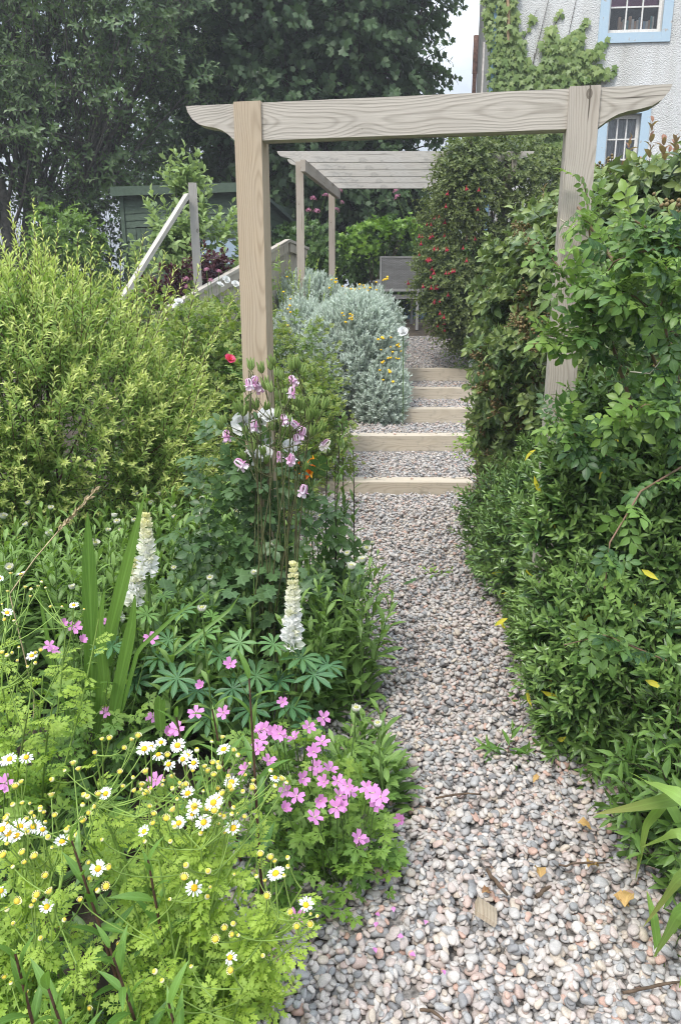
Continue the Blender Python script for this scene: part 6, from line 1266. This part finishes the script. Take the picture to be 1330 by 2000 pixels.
feverfew("feverfew leaning right with small daisies over the path edge", gb(-.30, 1.34), fz7([(1078, 612), (1195, 735), (900, 940)]), fz7([(1018, 537), (1058, 550), (1125, 550), (1073, 565), (1110, 620), (1035, 640), (1003, 623), (1125, 585), (1042, 700), (1135, 763), (1160, 820), (1240, 778), (1213, 770), (1212, 810), (912, 808), (932, 853), (843, 868), (908, 850), (878, 825), (902, 990), (748, 975), (607, 995), (1028, 933), (635, 1030), (668, 1128)]), 194, 9, (.28, .42), lw=.12)
feverfew("low leafy feverfew mound with hardly any daisies at the bottom of the bed", gb(-.47, 1.06), [], fz7([(250, 800), (235, 820), (160, 855), (110, 840), (20, 1018), (125, 1030), (105, 1075), (148, 1073), (45, 1040), (350, 1140), (465, 890)]), 195, 10, (.2, .36), lambda x, y: .30)
feverfew("tall airy feverfew sprays high on the left beside the iris", gb(-1.0, 1.95), [(42, 1122), (15, 1197), (145, 1182), (63, 1281), (0, 1130)], [(22, 1120), (50, 1147), (62, 1151), (75, 1145), (82, 1137), (90, 1148), (5, 1180), (10, 1210), (28, 1212), (100, 1185), (122, 1185), (165, 1190), (38, 1264), (25, 1275), (15, 1280), (35, 1290), (55, 1302), (70, 1295), (70, 1275), (5, 1275), (80, 1270), (16, 1155), (60, 1165)], 196, 7, (.5, .72), lambda x, y: .78, .075, .11)

# ------------------------------------------------------------------ dark lanceolate shoots among the feverfew
M_PHL = leaf_mat("lance_leaf", [(.045, .115, .022), (.075, .165, .03), (.11, .215, .04)], (.15, .26, .05), .42, .28, .25, .4)
T_phl = leaf(5, .2, 'lance', .2, .3)
def phlox(label, base, tops, seed, ll=.15, nl=20):
    rng = np.random.default_rng(seed); t = thing("tall_leafy_stems", label, "plant", base, "dark stems with lance shaped leaves"); ml, ms = MB(), MB()
    for px, py, Y in tops:
        e = P(px, py, Y); b = np.array([e[0] * .92 + rng.normal(0, .02), Y + .06, 0.0]); b[2] = float(zg(b[0], b[1])); d = unit(e - b); L_ = float(np.linalg.norm(e - b)); tubes(ms, bez(b, e, np.zeros(3), 6), .0045 * np.linspace(1.2, .5, 6), 5); shoots(ml, None, b[None], d[None], L_ * .99, nl, T_phl, ll, rng, (68, 22), .15, 0, False, (1.0, .62), (0, .7), upmix=.2)
    part("foliage", ml, M_PHL, t); part("stems", ms, STEM_R, t)
phlox("leafy lance leaved stems at the bottom left corner", gb(-.6, 1.05), [(140, 1640, 1.22), (30, 1860, 1.0), (95, 1930, .96)], 201, .12)
phlox("lance leaved stems growing up through the feverfew at the bottom centre", gb(-.4, 1.05), [(215, 1850, 1.08), (290, 1680, 1.25), (330, 1960, 1.0)], 202, .115)
phlox("single dark stem with upright pointed leaves beside the pink geranium", gb(-.2, 1.6), [(487, 1325, 1.62)], 203, .13, 14)
phlox("short lance leaved stem between the high daisies and the lupin leaves", gb(-.35, 1.75), [(345, 1400, 1.72), (415, 1385, 1.8)], 204, .13, 14)
rng = np.random.default_rng(206); t = thing("pebble_weed", "little dark leafy shoot growing out of the pebbles at the right of the path", "weed", gb(.6, 2.5)); ml, ms = MB(), MB(); b = P(990, 1462, 2.38); b[2] = .0
shoots(ml, ms, np.array([b, b, b]), np.array([[.1, -.1, 1], [-.8, -.2, .6], [.5, -.3, .4]]), np.array([.14, .12, .1]), 9, T_lance, .075, rng, (65, 30), .2, 0); part("foliage", ml, M_PHL, t); part("stems", ms, STEM_R, t)
t = thing("rose_seedling", "small pale green seedling on the pebbles beside the hebe hedge", "weed", gb(.62, 3.95)); ml, ms = MB(), MB(); b = P(850, 1115, 4.25); b[2] = .01; shoots(ml, ms, np.array([b, b, b]), np.array([[-.6, -.2, .5], [.6, -.2, .4], [-.1, -.3, .4]]), .12, 8, T_small, .045, rng, (65, 40), .2, 0); part("foliage", ml, M_LG, t); part("stems", ms, STEM_G, t)

# ------------------------------------------------------------------ ground cover (uncountable low leaves between the plants)
def undergrowth():
    rng = np.random.default_rng(211); ml = MB(); n = 9000
    y = rng.uniform(.9, 8.5, n) ** 1.0; side = rng.random(n) < .72
    x = np.where(side, cx(y) - HW - rng.uniform(-.10, 2.6, n) + np.where(y < 2.6, .16, 0) + np.where((y > 2.2) & (y < 5), .28, 0), cx(y) + HW + rng.uniform(-.06, 1.6, n)); z = zg(x, y) + rng.uniform(.0, .2, n) * np.clip(np.abs(x - cx(y)) - .5, 0, 1) + .03
    D = unit(rdir(rng, n) * np.array([1, 1, .5]) + np.array([0, 0, .25])); inst(ml, T_lance, np.stack([x, y, z], -1), frames(D, np.array([0, 0, 1.]) + rng.normal(0, .3, (n, 3))), rng.uniform(.06, .14, n), rng.random(n), 0)
    tag(part("ground_cover", ml, M_UG), "low dark leaves covering the soil between the plants", "ground cover", kind='stuff')
undergrowth()

# ------------------------------------------------------------------ litter on the pebbles
rng = np.random.default_rng(221); M_DEAD = leaf_mat("dead_leaf", [(.30, .17, .06), (.42, .27, .10), (.20, .10, .05)], None, .7, .2, .2); M_TWIG = plain("twig_bark", (.11, .075, .05), .9, .4, 40, .5); M_CHIP = wood("chip_wood", (.42, .34, .24), (.28, .2, .13), (.34, .3, .26), 0, .6, .4, knots=False)
T_dead = leaf(5, .6, 'oval', .35, .7, .35)
for px, py, s, lab in ((1122, 1597, .05, "curled dry leaf at the right of the path below the weed"), (1050, 1700, .055, "curled brown leaf beside the dark twig"), (1210, 1752, .07, "largest curled tan leaf under the strap leaves"), (1190, 1735, .05, "dry pale leaf touching the largest tan leaf"), (938, 1733, .04, "dry tan leaf above the wood chip"), (1142, 1682, .05, "dark brown dry leaf near the right edge of the path"), (1050, 1510, .035, "small yellow dry leaf in the middle distance of the path"), (770, 1652, .04, "dry tan leaf beneath the hanging geranium")):
    p = PZ(px, py, .045); ml = MB(); inst(ml, T_dead, np.array([[-0, -s / 2, .0]]), frames(np.array([[rng.normal(), rng.normal(), .1]]), np.array([[rng.normal(0, .3), rng.normal(0, .3), 1]])), s, rng.random()); o = link("dry_leaf", ml.mesh("dry_leaf", M_DEAD), None, p); tag(o, lab, "dry leaf", "dry leaves on the pebbles")
for a, b, r, lab in (((950, 1698), (990, 1748), .006, "short thick dark twig lying near the middle of the path"), ((1045, 1752), (1075, 1732), .006, "short stubby twig right of the dark twig"), ((850, 1558), (940, 1552), .0035, "long thin tan twig lying across the path"), ((1215, 1940), (1330, 1918), .004, "thin twig at the bottom right corner of the path"), ((1090, 1690), (1190, 1686), .003, "thin straight stalk beside the dark brown dry leaf"), ((820, 1972), (870, 1995), .004, "half buried twig at the bottom edge of the path")):
    A, B = PZ(*a, .05), PZ(*b, .05); mb = MB(); q = bez(A, B, np.array([0, 0, .004]) + rng.normal(0, .006, 3), 8)[0] + rng.normal(0, .0012, (8, 3)); tubes(mb, q, r * np.array([.9, 1.05, 1, .95, 1.05, .9, .8, .5]), 6, cap=True); tag(part("twig", mb, M_TWIG, None, (A + B) / 2), lab, "twig", "twigs on the pebbles")
bm = bmesh.new(); prism(bm, [(-.03, -.006), (.026, -.008), (.032, .008), (.005, .0095), (-.028, .006)], -.028, .03); o = bm_obj("wood_chip", bm, M_CHIP, None, PZ(949, 1782, .055), R(75), .002, rot=(R(28), R(8), R(80))); tag(o, "flat split chip of pale wood lying on the pebbles", "wood chip")
for px, py in ((738, 1800), (742, 1790), (768, 1770), (830, 1806), (752, 1723), (775, 1830), (812, 1868), (868, 1905), (727, 1850)):
    p = PZ(px, py, .045); ml = MB(); inst(ml, leaf(3, .7, 'obov', .3, .3), np.zeros((1, 3)), frames(np.array([[rng.normal(), rng.normal(), .1]]), np.array([[rng.normal(0, .4), rng.normal(0, .4), 1]])), .019, rng.random()); o = link("fallen_petal", ml.mesh("fallen_petal", M_GERP), None, p); tag(o, "fallen pink petal lying on the pebbles beside the geranium", "petal", "fallen pink petals on the pebbles")

# ------------------------------------------------------------------ scattering volume added to lift the far darks like veiling lens glare
hz_m = bpy.data.materials.new("thin_glare_veil"); hz_m.use_nodes = True; ht = hz_m.node_tree; ht.nodes.clear()
ho = ht.nodes.new("ShaderNodeOutputMaterial"); hv = ht.nodes.new("ShaderNodeVolumePrincipled"); hv.inputs['Color'].default_value = (.93, .96, 1, 1); hv.inputs['Density'].default_value = .0028; hv.inputs['Anisotropy'].default_value = .2
ht.links.new(hv.outputs[0], ho.inputs['Volume'])
tag(boxo("glare_veil", (-310, 310, -70, 610, -1.3, 13.5), hz_m, bevel=0), kind='stuff')
